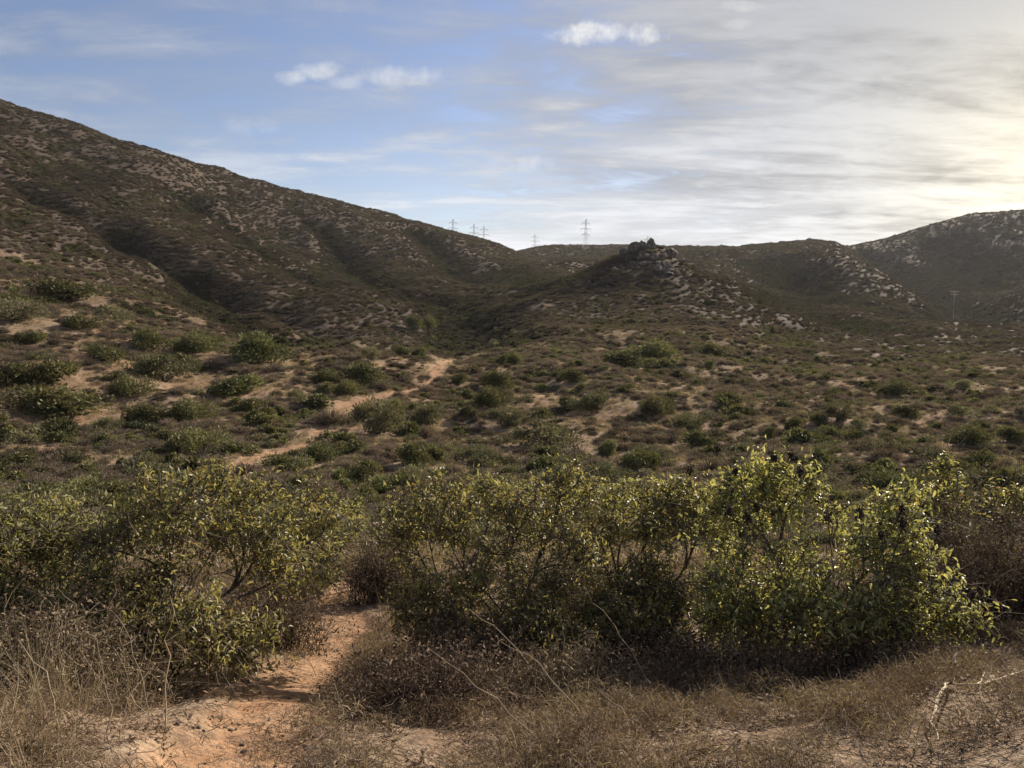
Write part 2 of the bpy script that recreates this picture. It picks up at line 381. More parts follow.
def leaves(pos, axis, up, length, width, fold=0.35, droop=0.5):
    """folded, arched lance-shaped leaves: 8 verts, 6 faces (4 tris, 2... quads) each; returns V, quads, tris"""
    N = len(pos); axis = unit(axis); side = unit(np.cross(axis, up)); nor = np.cross(side, axis)
    L = length[:, None]; Wd = width[:, None]
    def p(f, s, dz):
        return pos + axis * L * f + side * Wd * s + nor * (Wd * fold * abs(s) * 1.6 - L * droop * dz)
    v = np.stack([p(0, 0, 0), p(.35, -.5, .10), p(.35, 0, .10), p(.35, .5, .10), p(.72, -.40, .36), p(.72, 0, .36), p(.72, .40, .36), p(1, 0, .66)], 1)
    b = (np.arange(N) * 8)[:, None]
    q = np.concatenate([b + np.array([[1, 2, 5, 4]]), b + np.array([[2, 3, 6, 5]])])
    tri = np.concatenate([b + np.array([[0, 2, 1]]), b + np.array([[0, 3, 2]]), b + np.array([[4, 5, 7]]), b + np.array([[5, 6, 7]])])
    return v.reshape(-1, 3), q, tri

def tube(path, rad, sides=5):
    path = np.asarray(path, float); k = len(path)
    tg = np.gradient(path, axis=0); tg = unit(tg)
    ref = np.array([0.31, 0.2, 0.93]); s = unit(np.cross(tg, ref)); u = np.cross(s, tg)
    an = np.linspace(0, 2 * PI, sides, endpoint=False)
    rad = np.broadcast_to(np.asarray(rad, float), (k,))
    v = path[:, None] + rad[:, None, None] * (np.cos(an)[None, :, None] * s[:, None] + np.sin(an)[None, :, None] * u[:, None])
    ii = np.arange(k * sides).reshape(k, sides)
    q = np.stack([ii[:-1], np.roll(ii[:-1], -1, 1), np.roll(ii[1:], -1, 1), ii[1:]], -1).reshape(-1, 4)
    return v.reshape(-1, 3), q

class Acc:
    def __init__(s): s.v = []; s.q = []; s.t = []; s.var = []; s.n = 0
    def add(s, v, q=None, t=None, var=0.5):
        s.v.append(v)
        if q is not None and len(q): s.q.append(np.asarray(q) + s.n)
        if t is not None and len(t): s.t.append(np.asarray(t) + s.n)
        s.var.append(np.broadcast_to(np.asarray(var, float), (len(v),))); s.n += len(v)
    def arrays(s):
        return (np.concatenate(s.v), np.concatenate(s.q) if s.q else np.zeros((0, 4), int), np.concatenate(s.t) if s.t else np.zeros((0, 3), int), np.concatenate(s.var))
    def mesh(s, name, mat, sm=False):
        v, q, t, a = s.arrays()
        return mesh_from(name, v, [q, t], [mat], attrs={'var': a}, smooth_shade=sm)

def bezier(p0, p1, p2, k):
    t = np.linspace(0, 1, k)[:, None]
    return (1 - t) ** 2 * p0 + 2 * t * (1 - t) * p1 + t * t * p2

def kmeans(X, k, rng, it=6):
    c = X[rng.choice(len(X), k, replace=False)]
    for _ in range(it):
        lab = ((X[:, None] - c[None]) ** 2).sum(-1).argmin(1)
        for j in range(k):
            if (lab == j).any(): c[j] = X[lab == j].mean(0)
    return lab

def grow(acc, p0, tips, d0, rng, level, rad, ends, stems=None):
    """branch tree that joins p0 to every tip"""
    if len(tips) == 1 or level > 6:
        for tp in tips:
            L = np.linalg.norm(tp - p0)
            mid = p0 + d0 * L * .45 + rng.normal(0, .05, 3) * L
            pa = bezier(p0, mid, tp, 5)
            v, q = tube(pa, np.linspace(max(rad * .7, .0035), .0022, 5), 4); acc.add(v, q, var=rng.random())
            ends.append((tp, unit(pa[-1] - pa[-2]), pa[-2]))
        return
    k = min(len(tips), (stems if stems else (3 if len(tips) > 12 else 2)))
    lab = kmeans(tips, k, rng)
    for j in range(k):
        g = tips[lab == j]
        if not len(g): continue
        c = g.mean(0)
        frac = .62 if level == 0 else .5
        tgt = p0 + (c - p0) * frac + rng.normal(0, .05, 3) * np.linalg.norm(c - p0)
        if level == 0: tgt[2] = p0[2] + (tgt[2] - p0[2]) * .92
        L = np.linalg.norm(tgt - p0)
        mid = p0 + d0 * L * .4 + (tgt - p0) * .15 + rng.normal(0, .06, 3) * L
        r1 = max(rad * (len(g) / len(tips)) ** .45, .004)
        pa = bezier(p0, mid, tgt, 6)
        v, q = tube(pa, np.linspace(rad if level else r1 * 1.25, r1, 6), 6); acc.add(v, q, var=rng.random())
        grow(acc, tgt, g, unit(pa[-1] - pa[-2]), rng, level + 1, r1, ends)

def leafy(ends, rng, per, llen, droop=.55, spread=.11, lo=0.0):
    pos, ax, var = [], [], []
    for tp, d, prev in ends:
        kk = int(per * rng.uniform(.45, 1.1)); base = rng.random() * .6 + lo
        back = rng.random(kk)
        pp = tp[None] - d[None] * (back[:, None] ** 1.3) * .30 + rng.normal(0, spread * .22, (kk, 3))
        an = rng.random(kk) * 2 * PI
        s = unit(np.cross(d, np.array([.2, .3, .9]))); u = np.cross(s, d)
        rad = np.cos(an)[:, None] * s + np.sin(an)[:, None] * u
        a = d[None] * (.75 - back[:, None] * .5) + rad * .8 + rng.normal(0, .2, (kk, 3)); a[:, 2] -= .12
        pos.append(pp); ax.append(a); var.append(np.clip(base + rng.normal(.15, .22, kk), 0, 1))
    pos, ax, var = np.concatenate(pos), np.concatenate(ax), np.concatenate(var)
    up = np.array([0, 0, 1.0])[None] + rng.normal(0, .6, (len(pos), 3))
    L = llen * rng.uniform(.6, 1.15, len(pos))
    v, q, t = leaves(pos, ax, up, L, L * rng.uniform(.30, .44, len(pos)), .5, droop)
    return v, q, t, np.repeat(var, 8)

def shrub(name, label, base_px, lobes, dist, ntips, per, llen, mat, seed, cat='shrub', depth=.85, rad=.03, stems=6, group=None, twiggy=0.0):
    """lobes: (px, py, half width px, half height px, extra distance). The shrub stands where its base meets the ground."""
    rng = np.random.default_rng(seed)
    a0, _ = ray(base_px, 600)
    bx, by = dist * math.sin(a0), dist * math.cos(a0)
    base = np.array([bx, by, float(ground(np.array([bx]), np.array([by]))[0]) - .04])
    wgt = np.array([l[2] * l[3] for l in lobes], float); wgt /= wgt.sum()
    tips = []
    while len(tips) < ntips:
        l = lobes[rng.choice(len(lobes), p=wgt)]
        d = unit(rng.normal(0, 1, 3)) * rng.uniform(.25, 1) ** .5
        if rng.random() < .45 and d[2] < 0: d[2] *= -1
        r = dist + l[4]
        c = at(l[0], l[1], r)
        q = c + np.array([d[0] * l[2], d[1] * (l[2] * .5 + l[3] * .5) * depth, d[2] * l[3]]) * r / F
        if fbm(q[0:1] * 2.6 + seed, q[2:3] * 2.6 + q[1:2] * 1.7, 2)[0] < -.24: continue
        gz = float(ground(q[0:1], q[1:2])[0])
        if q[2] < gz + .12: continue
        tips.append(q)
    tips = np.array(tips)
    root = tag(link(name, None, loc=base), label, cat, group)
    br, ends = Acc(), []
    grow(br, np.zeros(3), tips - base, np.array([0, 0, 1.0]), rng, 0, rad, ends, stems)
    if twiggy:                                     # bare dead twigs inside the crown
        for e in rng.choice(len(ends), int(len(ends) * twiggy)):
            p = ends[e][2]
            for _ in range(3):
                tp = p + rng.normal(0, .16, 3); v, q = tube(bezier(p, (p + tp) / 2 + rng.normal(0, .04, 3), tp, 4), [.003, .0025, .002, .001], 3); br.add(v, q, var=rng.random())
    link('branches', br.mesh('branches', M_BARK, True), root)
    lv = Acc(); v, q, t, var = leafy(ends, rng, per, llen); lv.add(v, q, t, var)
    link('foliage', lv.mesh('foliage', mat), root)
    return root, tips

# ------------------------------------------------------------------ foreground shrubs
shrub('sumac_shrub', 'open leafy green shrub with thin dark trunk standing left of the dirt trail', 172,
      [(190, 490, 62, 34, .3), (270, 505, 62, 34, .6), (140, 545, 62, 45, .1), (245, 545, 55, 35, .3), (320, 520, 32, 32, .9), (300, 570, 48, 32, .4), (185, 640, 58, 44, -.35), (245, 645, 42, 38, -.3), (140, 660, 50, 38, -.35), (200, 690, 40, 26, -.4), (110, 620, 45, 40, 0), (165, 585, 40, 35, .2)],
      5.2, 980, 15, .046, M_SUMAC, 21, rad=.022, stems=5, twiggy=.25)
shrub('sumac_shrub', 'grey-green shrub cut by the left edge of the photo above tall dry grass', 30,
      [(15, 560, 60, 52, .2), (75, 590, 50, 60, .1), (10, 512, 26, 22, .5), (60, 535, 40, 35, .4), (5, 620, 50, 50, -.2), (-50, 560, 60, 60, 0), (60, 640, 50, 44, -.4), (15, 650, 45, 38, -.4), (105, 660, 44, 36, -.4)],
      5.5, 860, 15, .045, M_PALE, 22, rad=.022, stems=7, twiggy=.3)
shrub('sumac_shrub', 'pale olive shrub behind the open green one, at the top end of the near trail', 318,
      [(318, 545, 40, 36, .2), (345, 520, 24, 26, .5), (285, 560, 34, 28, 0), (335, 575, 30, 22, 0)], 9.0, 300, 15, .062, M_PALE, 23, rad=.02, twiggy=.3)
shrub('sumac_shrub', 'dark green shrub with leaning grey stems directly right of the dirt trail', 520,
      [(430, 505, 50, 36, .4), (395, 540, 26, 34, .5), (450, 560, 55, 45, 0), (520, 515, 50, 44, .3), (572, 495, 34, 38, .2), (510, 600, 62, 50, -.3), (425, 610, 46, 40, -.2), (470, 640, 60, 30, -.4), (550, 645, 54, 36, -.45), (560, 560, 46, 44, -.1)],
      5.6, 1080, 15, .046, M_SUMAC, 24, rad=.026, stems=6, twiggy=.2)
shrub('sumac_shrub', 'yellow-green shrub in the middle of the thicket between two darker ones', 645,
      [(640, 510, 52, 34, .4), (690, 500, 36, 30, .5), (610, 550, 44, 44, .1), (665, 560, 52, 46, 0), (640, 615, 60, 46, -.3), (700, 615, 46, 46, -.35), (640, 655, 60, 30, -.5), (600, 630, 40, 40, -.4), (705, 540, 36, 36, .2)],
      5.9, 1000, 15, .047, M_SUMAC, 25, rad=.024, stems=7, twiggy=.25)
F_root, F_tips = shrub('sumac_shrub', 'broad green shrub dotted with black dried seed heads over a low horizontal limb', 800,
      [(752, 495, 38, 40, .2), (790, 490, 36, 36, .2), (830, 530, 48, 34, .1), (880, 540, 50, 40, .1), (770, 550, 50, 40, 0), (905, 500, 34, 16, .4), (930, 590, 46, 44, 0), (850, 605, 66, 44, -.3), (780, 615, 50, 38, -.2), (730, 610, 38, 44, -.2), (895, 630, 50, 26, -.2), (965, 625, 26, 20, -.1), (720, 520, 26, 40, .2)],
      5.5, 1120, 14, .049, M_SUMAC, 26, rad=.028, stems=8, twiggy=.25)
shrub('sumac_shrub', 'sparse shrub with yellow leafy tips behind the broad one, by the right edge', 965,
      [(945, 478, 16, 22, .2), (935, 505, 26, 18, 0), (1000, 498, 24, 14, .2), (1030, 510, 26, 22, 0), (975, 515, 26, 12, 0)], 7.6, 120, 15, .064, M_SUMAC, 27, rad=.018, stems=5, twiggy=.6)
shrub('sumac_shrub', 'dull olive shrub half hidden behind the middle of the thicket', 475,
      [(470, 500, 34, 26, 0), (500, 490, 30, 18, 0), (610, 495, 36, 22, .2), (650, 490, 40, 20, .4), (560, 500, 40, 26, 0), (720, 500, 30, 20, 0)], 9.5, 380, 15, .064, M_PALE, 28, rad=.02, stems=8, twiggy=.3)

# dried seed heads: knobbly panicles at the ends of stalks, parts of the broad shrub
SEEDS = [(717, 447, .2), (774, 455, .2), (792, 454, .2), (735, 469, .1), (729, 508, -.2), (747, 516, -.3), (757, 505, -.2), (828, 515, -.2), (860, 511, -.2), (902, 507, 0), (903, 521, -.3), (882, 534, -.3), (938, 528, 0), (801, 470, 0), (690, 468, .2)]
for i, (sx, sy, dd) in enumerate(SEEDS):
    sy += 2
    rng = np.random.default_rng(300 + i)
    p = at(sx, sy, 5.35 + dd) - np.array(F_root.location)
    ac = Acc(); big = rng.uniform(.85, 1.5)
    for _ in range(85):
        c = p + np.clip(rng.normal(0, 1, 3), -1.7, 1.7) * np.array([.010, .010, .017]) * big; s = .0062 * rng.uniform(.6, 1.3)
        o_ = np.array([[1, 0, 0], [-1, 0, 0], [0, 1, 0], [0, -1, 0], [0, 0, 1], [0, 0, -1.0]]) * s
        ac.add(c + o_, t=np.array([[0, 2, 4], [2, 1, 4], [1, 3, 4], [3, 0, 4], [2, 0, 5], [1, 2, 5], [3, 1, 5], [0, 3, 5]]), var=.5)
    near = F_tips[((F_tips - np.array(F_root.location) - p) ** 2).sum(1).argmin()] - np.array(F_root.location)
    v, q = tube(bezier(near, (near + p) / 2 - np.array([0, 0, .03]), p, 5), .003, 4); ac.add(v, q)
    link('seed_head', ac.mesh('seed_head', M_SEED), F_root)

# ------------------------------------------------------------------ dead brush, stalks, sticks
def dry_bush(label, px, dist, w, h, seed, ntw=420, lean=(0, 0), name='dry_bush', mat=None, group=None):
    rng = np.random.default_rng(seed)
    a0, _ = ray(px, 650); bx, by = dist * math.sin(a0), dist * math.cos(a0)
    base = np.array([bx, by, float(ground(np.array([bx]), np.array([by]))[0]) - .03])
    ac = Acc()
    for _ in range(ntw):
        off = rng.normal(0, .22, 2) * w
        d = unit(np.array([rng.normal(lean[0], .55), rng.normal(lean[1], .55), rng.uniform(.35, 1.1)]))
        L = h * rng.uniform(.45, 1.15)
        p0 = np.array([off[0], off[1], float(ground(np.array([bx + off[0]]), np.array([by + off[1]]))[0]) - base[2] - .02])
        tip = p0 + d * L * np.array([w / h * .8, w / h * .8, 1]) + np.array([0, 0, -.08 * L])
        pa = bezier(p0, p0 + np.array([d[0] * .2, d[1] * .2, .6]) * L, tip, 5)
        pa[1:] += rng.normal(0, .018, (4, 3))
        v, q = tube(pa, np.array([.0045, .0035, .0028, .002, .0012]) * rng.uniform(.6, 1.2), 3)
        vv = rng.random(); ac.add(v, q, var=vv)
        for _ in range(5):
            k = rng.integers(2, 5); e = pa[k] + rng.normal(0, .075, 3) + np.array([0, 0, .03])
            v, q = tube(np.array([pa[k], (pa[k] + e) / 2 + rng.normal(0, .012, 3), e]), [.002, .0016, .001], 3); ac.add(v, q, var=min(1, vv + .2))
            m_ = 4; pp = e + rng.normal(0, .025, (m_, 3)); ll = rng.uniform(.012, .03, m_)
            v, q, t = leaves(pp, rng.normal(0, 1, (m_, 3)), rng.normal(0, 1, (m_, 3)), ll, ll * .5); ac.add(v, q, t, rng.random())
    o = link(name, ac.mesh(name, mat or M_DRY), loc=base)
    return tag(o, label, 'dry bush', group)

DB = [('tangled brown dead bush under the broad shrub with black seed heads', 860, 5.1, .7, .24), ('low dark brown dead bush at the foot of the yellow-green middle shrub', 650, 5.1, .7, .26),
      ('wide brown dead bush right of the trail beneath leaning grey stems', 470, 4.9, .65, .36), ('dead bush of fine reddish twigs left of the trail behind the thin dark trunk', 275, 6.4, .7, .6),
      ('tall grey-brown dead bush filling the right edge behind the broad shrub', 1005, 6.7, .9, 1.15), ('second grey-brown dead bush, just left of the tall one at the right edge', 955, 7.2, .8, 1.1),
      ('upright dry brown bush at the upper trail end between pale olive and dark green shrubs', 378, 8.6, .6, .85), ('dry bush mixed into tall pale grass in the lower left corner', 60, 4.4, .7, .45),
      ('low sprawling dead bush at bottom centre among arching straw stalks', 560, 4.3, .7, .28), ('flattened dry bush on open ground under the horizontal limb', 750, 4.8, .7, .2),
      ('dry bush under the left edge shrub beside the tall grass', 25, 4.9, .7, .45), ('dark dead bush deep inside the thicket, behind the seed head shrub', 790, 6.6, 1.0, .9), ('dead bush beneath dark green shrub behind its leaning stems', 560, 6.6, 1.0, .8),
      ('small dry bush in trail shade at bottom, nearest the camera', 420, 4.0, .55, .28)]
for i, (lb, px, ds, w_, h_) in enumerate(DB):
    dry_bush(lb, px, ds, w_, h_, 500 + i, 260 if ds > 5 else 200)

STALKS = [((555, 760), (430, 650)), ((600, 745), (500, 640)), ((640, 740), (600, 690)), ((660, 700), (585, 590)), ((560, 705), (470, 610)),
          ((150, 720), (120, 615)), ((165, 730), (170, 600)), ((60, 740), (20, 640)), ((110, 745), (85, 630)), ((35, 700), (60, 610))]
for i, (b0, t0) in enumerate(STALKS):
    rng = np.random.default_rng(700 + i)
    bx, by, bz, r0 = hit(*b0)
    tp = at(t0[0], t0[1], r0 + rng.uniform(0, .5)); b_ = np.array([bx, by, bz - .02])
    tp[2] = max(tp[2], bz + .12)
    mid = (b_ + tp) / 2 + np.array([0, 0, rng.uniform(.0, .12)]) + rng.normal(0, .05, 3)
    ac = Acc(); v, q = tube(bezier(b_, mid, tp, 9) - b_ + np.r_[np.zeros((1, 3)), rng.normal(0, .008, (8, 3))], np.linspace(.0032, .0012, 9), 4); ac.add(v, q, var=rng.uniform(.5, 1))
    o = link('dry_stalk', ac.mesh('dry_stalk', M_GRASS), loc=b_)
    if i < 5: tag(o, 'long bare straw stalk arching out of the dead brush at bottom centre', 'stalk', 'arching dead stalks at bottom centre')
    else: tag(o, 'long bare straw stalk rising out of the tall dry grass at lower left', 'stalk', 'upright dead stalks at lower left')

def branch_obj(name, label, cat, segs, mat):
    ac = Acc(); org = None
    for pl, r0, r1 in segs:
        p3 = np.array(pl)
        if org is None: org = p3[0].copy()
        q3 = [p3[0]]
        for a, b in zip(p3[:-1], p3[1:]):
            for f in (.34, .67, 1): q3.append(a + (b - a) * f + (RNG.normal(0, .006, 3) if f < 1 else 0))
        v, q = tube(np.array(q3) - org, np.linspace(r0, r1, len(q3)), 6); ac.add(v, q)
    return tag(link(name, ac.mesh(name, mat, True), loc=org), label, cat)
def on(px, py, up=0.02):
    x, y, z, r = hit(px, py); return np.array([x, y, z + up])
def over(px, py, f=.955): return at(px, py, hit(px, py)[3] * f)
rb = hit(936, 706)[3]
branch_obj('dead_branch', 'bleached crooked dead branch lying on dry ground at lower right', 'branch',
           [([over(936, 706, .98), over(942, 690), over(951, 683), at(955, 664, rb * .98), at(958, 652, rb)], .008, .004), ([over(951, 683), over(975, 685), over(1000, 679, .95), over(1035, 668, .94)], .007, .006), ([over(975, 685), over(985, 672, .96)], .004, .003), ([over(936, 706), over(930, 722), over(938, 740)], .006, .003)], M_DEAD)
rb = 6.6
branch_obj('dead_stick', 'short dark charred stick poking out of brush at the right edge', 'stick', [([at(1008, 610, rb), at(1022, 624, rb - .1), at(1040, 640, rb - .2)], .012, .016)], M_DARKWOOD)
rb = hit(800, 672)[3]
branch_obj('dead_branch', 'low horizontal dark limb lying under the shrub with seed heads', 'branch', [([at(765, 650, rb + .5), at(800, 640, rb + .3), at(850, 652, rb + .1), at(905, 660, rb), at(945, 668, rb)], .012, .004), ([at(850, 652, rb + .1), at(880, 645, rb + .1), at(930, 640, rb + .2)], .006, .003)], M_BARK)

# ------------------------------------------------------------------ stuff: one object that carries its own source clumps and instances them
def stuff(name, label, protos, pos, pk, scale, rot, tint, tilt=None):
    """protos: list of (Acc arrays, material). Geometry nodes place copies of the clumps held in this very mesh."""
    Vs, Qs, Ts, var, pid, mi = [], [], [], [], [], []
    n0 = 0; mats = []
    for k, (arr, mat) in enumerate(protos):
        v, q, t, a = arr
        if mat not in mats: mats.append(mat)
        Vs.append(v); Qs.append((q + n0, mats.index(mat))); Ts.append((t + n0, mats.index(mat))); var.append(a); pid.append(np.full(len(v), k)); n0 += len(v)
    N = len(pos)
    V = np.concatenate(Vs + [pos]); pad = np.zeros(n0)
    Fq = np.concatenate([q for q, _ in Qs]); Ft = np.concatenate([t for t, _ in Ts])
    mi = np.concatenate([np.full(len(q), m) for q, m in Qs] + [np.full(len(t), m) for t, m in Ts])
    rotv = np.zeros((n0 + N, 3)); rotv[n0:, 2] = rot
    if tilt is not None: rotv[n0:, :2] = tilt
    scv = np.zeros((n0 + N, 3)); scv[n0:] = scale
    me = mesh_from(name, V, [Fq, Ft], mats, mi, attrs={'var': np.concatenate(var + [np.zeros(N)]), 'proto': np.concatenate(pid + [np.full(N, -1)]).astype(int), 'pick': np.r_[pad - 1, pk].astype(int), 'rotv': rotv, 'scv': scv, 'tint': np.r_[pad, tint]})
    o = link(name, me); tag(o, label, kind='stuff')
    ng = bpy.data.node_groups.new(name, 'GeometryNodeTree')
    ng.interface.new_socket('Geometry', in_out='INPUT', socket_type='NodeSocketGeometry'); ng.interface.new_socket('Geometry', in_out='OUTPUT', socket_type='NodeSocketGeometry')
    nd, lk = ng.nodes, ng.links
    gi, go, jn = nd.new('NodeGroupInput'), nd.new('NodeGroupOutput'), nd.new('GeometryNodeJoinGeometry')
    def nattr(nm, typ):
        a = nd.new('GeometryNodeInputNamedAttribute'); a.data_type = typ; a.inputs[0].default_value = nm; return a.outputs[0]
    def eq(nm, k):
        c = nd.new('FunctionNodeCompare'); c.data_type = 'INT'; c.operation = 'EQUAL'; lk.new(nattr(nm, 'INT'), c.inputs[2]); c.inputs[3].default_value = k; return c.outputs[0]
    for k in range(len(protos)):
        s1 = nd.new('GeometryNodeSeparateGeometry'); s1.domain = 'POINT'; lk.new(gi.outputs[0], s1.inputs[0]); lk.new(eq('proto', k), s1.inputs[1])
        s2 = nd.new('GeometryNodeSeparateGeometry'); s2.domain = 'POINT'; lk.new(gi.outputs[0], s2.inputs[0]); lk.new(eq('pick', k), s2.inputs[1])
        ip = nd.new('GeometryNodeInstanceOnPoints'); lk.new(s2.outputs[0], ip.inputs['Points']); lk.new(s1.outputs[0], ip.inputs['Instance'])
        lk.new(nattr('rotv', 'FLOAT_VECTOR'), ip.inputs['Rotation']); lk.new(nattr('scv', 'FLOAT_VECTOR'), ip.inputs['Scale'])
        lk.new(ip.outputs[0], jn.inputs[0])
    lk.new(jn.outputs[0], go.inputs[0])
    md = o.modifiers.new('scatter', 'NODES'); md.node_group = ng
    return o

# source clumps -----------------------------------------------------------------
def dome(seed, nl, leaf, flat=.7, upright=.5, lumps=7, lw=.45, stems=14):
    """a unit-radius shrub: leaf faces in lumpy clumps through a dome's volume, on short stems"""
    rng = np.random.default_rng(seed)
    ac = Acc(); cs = []
    for i in range(lumps):
        a = rng.random() * 2 * PI; rr = rng.uniform(.0, .74); cs.append(np.array([math.cos(a) * rr, math.sin(a) * rr, rng.uniform(.12, .8 - .45 * rr) * flat, rng.uniform(.16, .46)]))
    per = nl // lumps
    for c in cs:
        d = unit(rng.normal(0, 1, (per, 3))) * (rng.uniform(.15, 1, (per, 1)) ** .45)
        p = c[:3] + d * c[3] * np.array([1, 1, .85 * flat + .2]); p[:, 2] = np.abs(p[:, 2]) * .96 + .02
        ax = unit(d + rng.normal(0, .6, (per, 3))); ax[:, 2] += upright
        up = d + rng.normal(0, .7, (per, 3)) + np.array([0, 0, .4])
        L = leaf * rng.uniform(.6, 1.3, per)
        s = unit(np.cross(unit(ax), up)); axn = unit(ax)
        v = np.stack([p, p + axn * L[:, None] * .5 + s * L[:, None] * lw * .5, p + axn * L[:, None], p + axn * L[:, None] * .5 - s * L[:, None] * lw * .5], 1).reshape(-1, 3)
        q = np.arange(per * 4).reshape(-1, 4)
        var = np.clip(rng.random() * .5 + rng.normal(.25, .2, per), 0, 1)
        ac.add(v, q, var=np.repeat(var, 4))
    for i in range(stems):
        c = cs[i % lumps]; e = c[:3] + rng.normal(0, .15, 3); e[2] = abs(e[2])
        v, q = tube(bezier(np.array([0, 0, -.06]), np.array([c[0] * .3, c[1] * .3, .25]), e, 4), [.02, .015, .01, .004], 4); ac.add(v, q, var=.15)
    return ac

def wispy(seed, nb, flat=.8, w=.012, lf=1.0):
    """a unit-radius twiggy scrub: fine upright stems with tiny leaves"""
    rng = np.random.default_rng(seed); ac = Acc()
    for _ in range(nb):
        a = rng.random() * 2 * PI; s = rng.uniform(.15, 1); h = flat * (1.02 - .6 * s * s) * rng.uniform(.55, 1.1)
        p0 = np.array([math.cos(a), math.sin(a), 0]) * s * .35; tip = np.array([math.cos(a) * s, math.sin(a) * s, h]) + rng.normal(0, .06, 3)
        pa = bezier(p0 - np.array([0, 0, .05]), (p0 + tip) / 2 + np.array([0, 0, .15]), tip, 4)
        sd = unit(np.cross(tip - p0, rng.normal(0, 1, 3))) * w
        v = np.stack([pa - sd, pa + sd], 1).reshape(-1, 3); q = np.array([[0, 1, 3, 2], [2, 3, 5, 4], [4, 5, 7, 6]])
        vv = rng.random(); ac.add(v, q, var=vv * .7)
        m_ = 5; f = rng.uniform(.4, 1, m_)[:, None]; pp = p0 + (tip - p0) * f + rng.normal(0, .06, (m_, 3)); pp[:, 2] = np.maximum(pp[:, 2], .02)
        ax = unit(rng.normal(0, 1, (m_, 3)) + np.array([0, 0, .7])); s2 = unit(np.cross(ax, rng.normal(0, 1, (m_, 3)))); L = rng.uniform(.05, .12, m_)[:, None] * lf
        v = np.stack([pp, pp + ax * L * .5 + s2 * L * .25, pp + ax * L, pp + ax * L * .5 - s2 * L * .25], 1).reshape(-1, 3)
        ac.add(v, np.arange(m_ * 4).reshape(-1, 4), var=np.clip(vv + .2, 0, 1))
    return ac

def tuft(seed, nb, h, spread, w, bend):
    rng = np.random.default_rng(seed); ac = Acc()
    for _ in range(nb):
        a = rng.random() * 2 * PI; d = np.array([math.cos(a), math.sin(a), 0]); L = h * rng.uniform(.45, 1.1)
        p0 = d * rng.uniform(0, spread) ; lean = rng.uniform(.1, 1) * bend
        tip = p0 + d * L * lean + np.array([0, 0, L * math.sqrt(max(.04, 1 - min(lean, .98) ** 2))])
        pa = bezier(p0 - np.array([0, 0, .02]), p0 + np.array([0, 0, L * .6]) + d * L * .1, tip, 4)
        sd = unit(np.cross(d, np.array([rng.normal(0, .5), rng.normal(0, .5), 1]))) * w * rng.uniform(.6, 1.3)
        wd = np.array([1, .85, .6, .15])[:, None]
        v = np.stack([pa - sd * wd, pa + sd * wd], 1).reshape(-1, 3); q = np.array([[0, 1, 3, 2], [2, 3, 5, 4], [4, 5, 7, 6]])
        ac.add(v, q, var=rng.random())
    return ac

def tangle(seed):
    """a low mat of matted dry fibres"""
    rng = np.random.default_rng(seed); ac = Acc()
    for _ in range(260):
        a = rng.random() * 2 * PI; rr = rng.random() ** .6 * .16
        p0 = np.array([math.cos(a) * rr, math.sin(a) * rr, rng.random() ** .6 * .10 * (1 - (rr / .17) ** 2)])
        b = rng.random() * 2 * PI; L = rng.uniform(.018, .06)
        d = np.array([math.cos(b), math.sin(b), rng.normal(.2, .5)]) * L
        tip = p0 + d; tip[2] = max(tip[2], .0)
        pa = bezier(p0, p0 + d * .5 + np.array([0, 0, rng.uniform(.0, .05)]) + rng.normal(0, .012, 3), tip, 4)
        sd = unit(np.cross(d, rng.normal(0, 1, 3))) * .0010
        v = np.stack([pa - sd, pa + sd], 1).reshape(-1, 3); ac.add(v, np.array([[0, 1, 3, 2], [2, 3, 5, 4], [4, 5, 7, 6]]), var=rng.random())
    return ac

G_HERO = [dome(40 + i, 4200, .085, .72, .45, 13 + i * 2, .5) for i in range(4)]
O_HERO = [dome(50 + i, 3200, .075, .75, .8, 11 + i, .4) for i in range(3)]
B_HERO = [wispy(60 + i, 620, .75, .007, .6) for i in range(3)]
def meshes(accs, nm, mat): return [a.mesh(nm, mat) for a in accs]
MG, MO, MB_ = meshes(G_HERO, 'green_bush', M_GREEN), meshes(O_HERO, 'olive_bush', M_OLIVE), meshes(B_HERO, 'scrub_bush', M_BROWN)

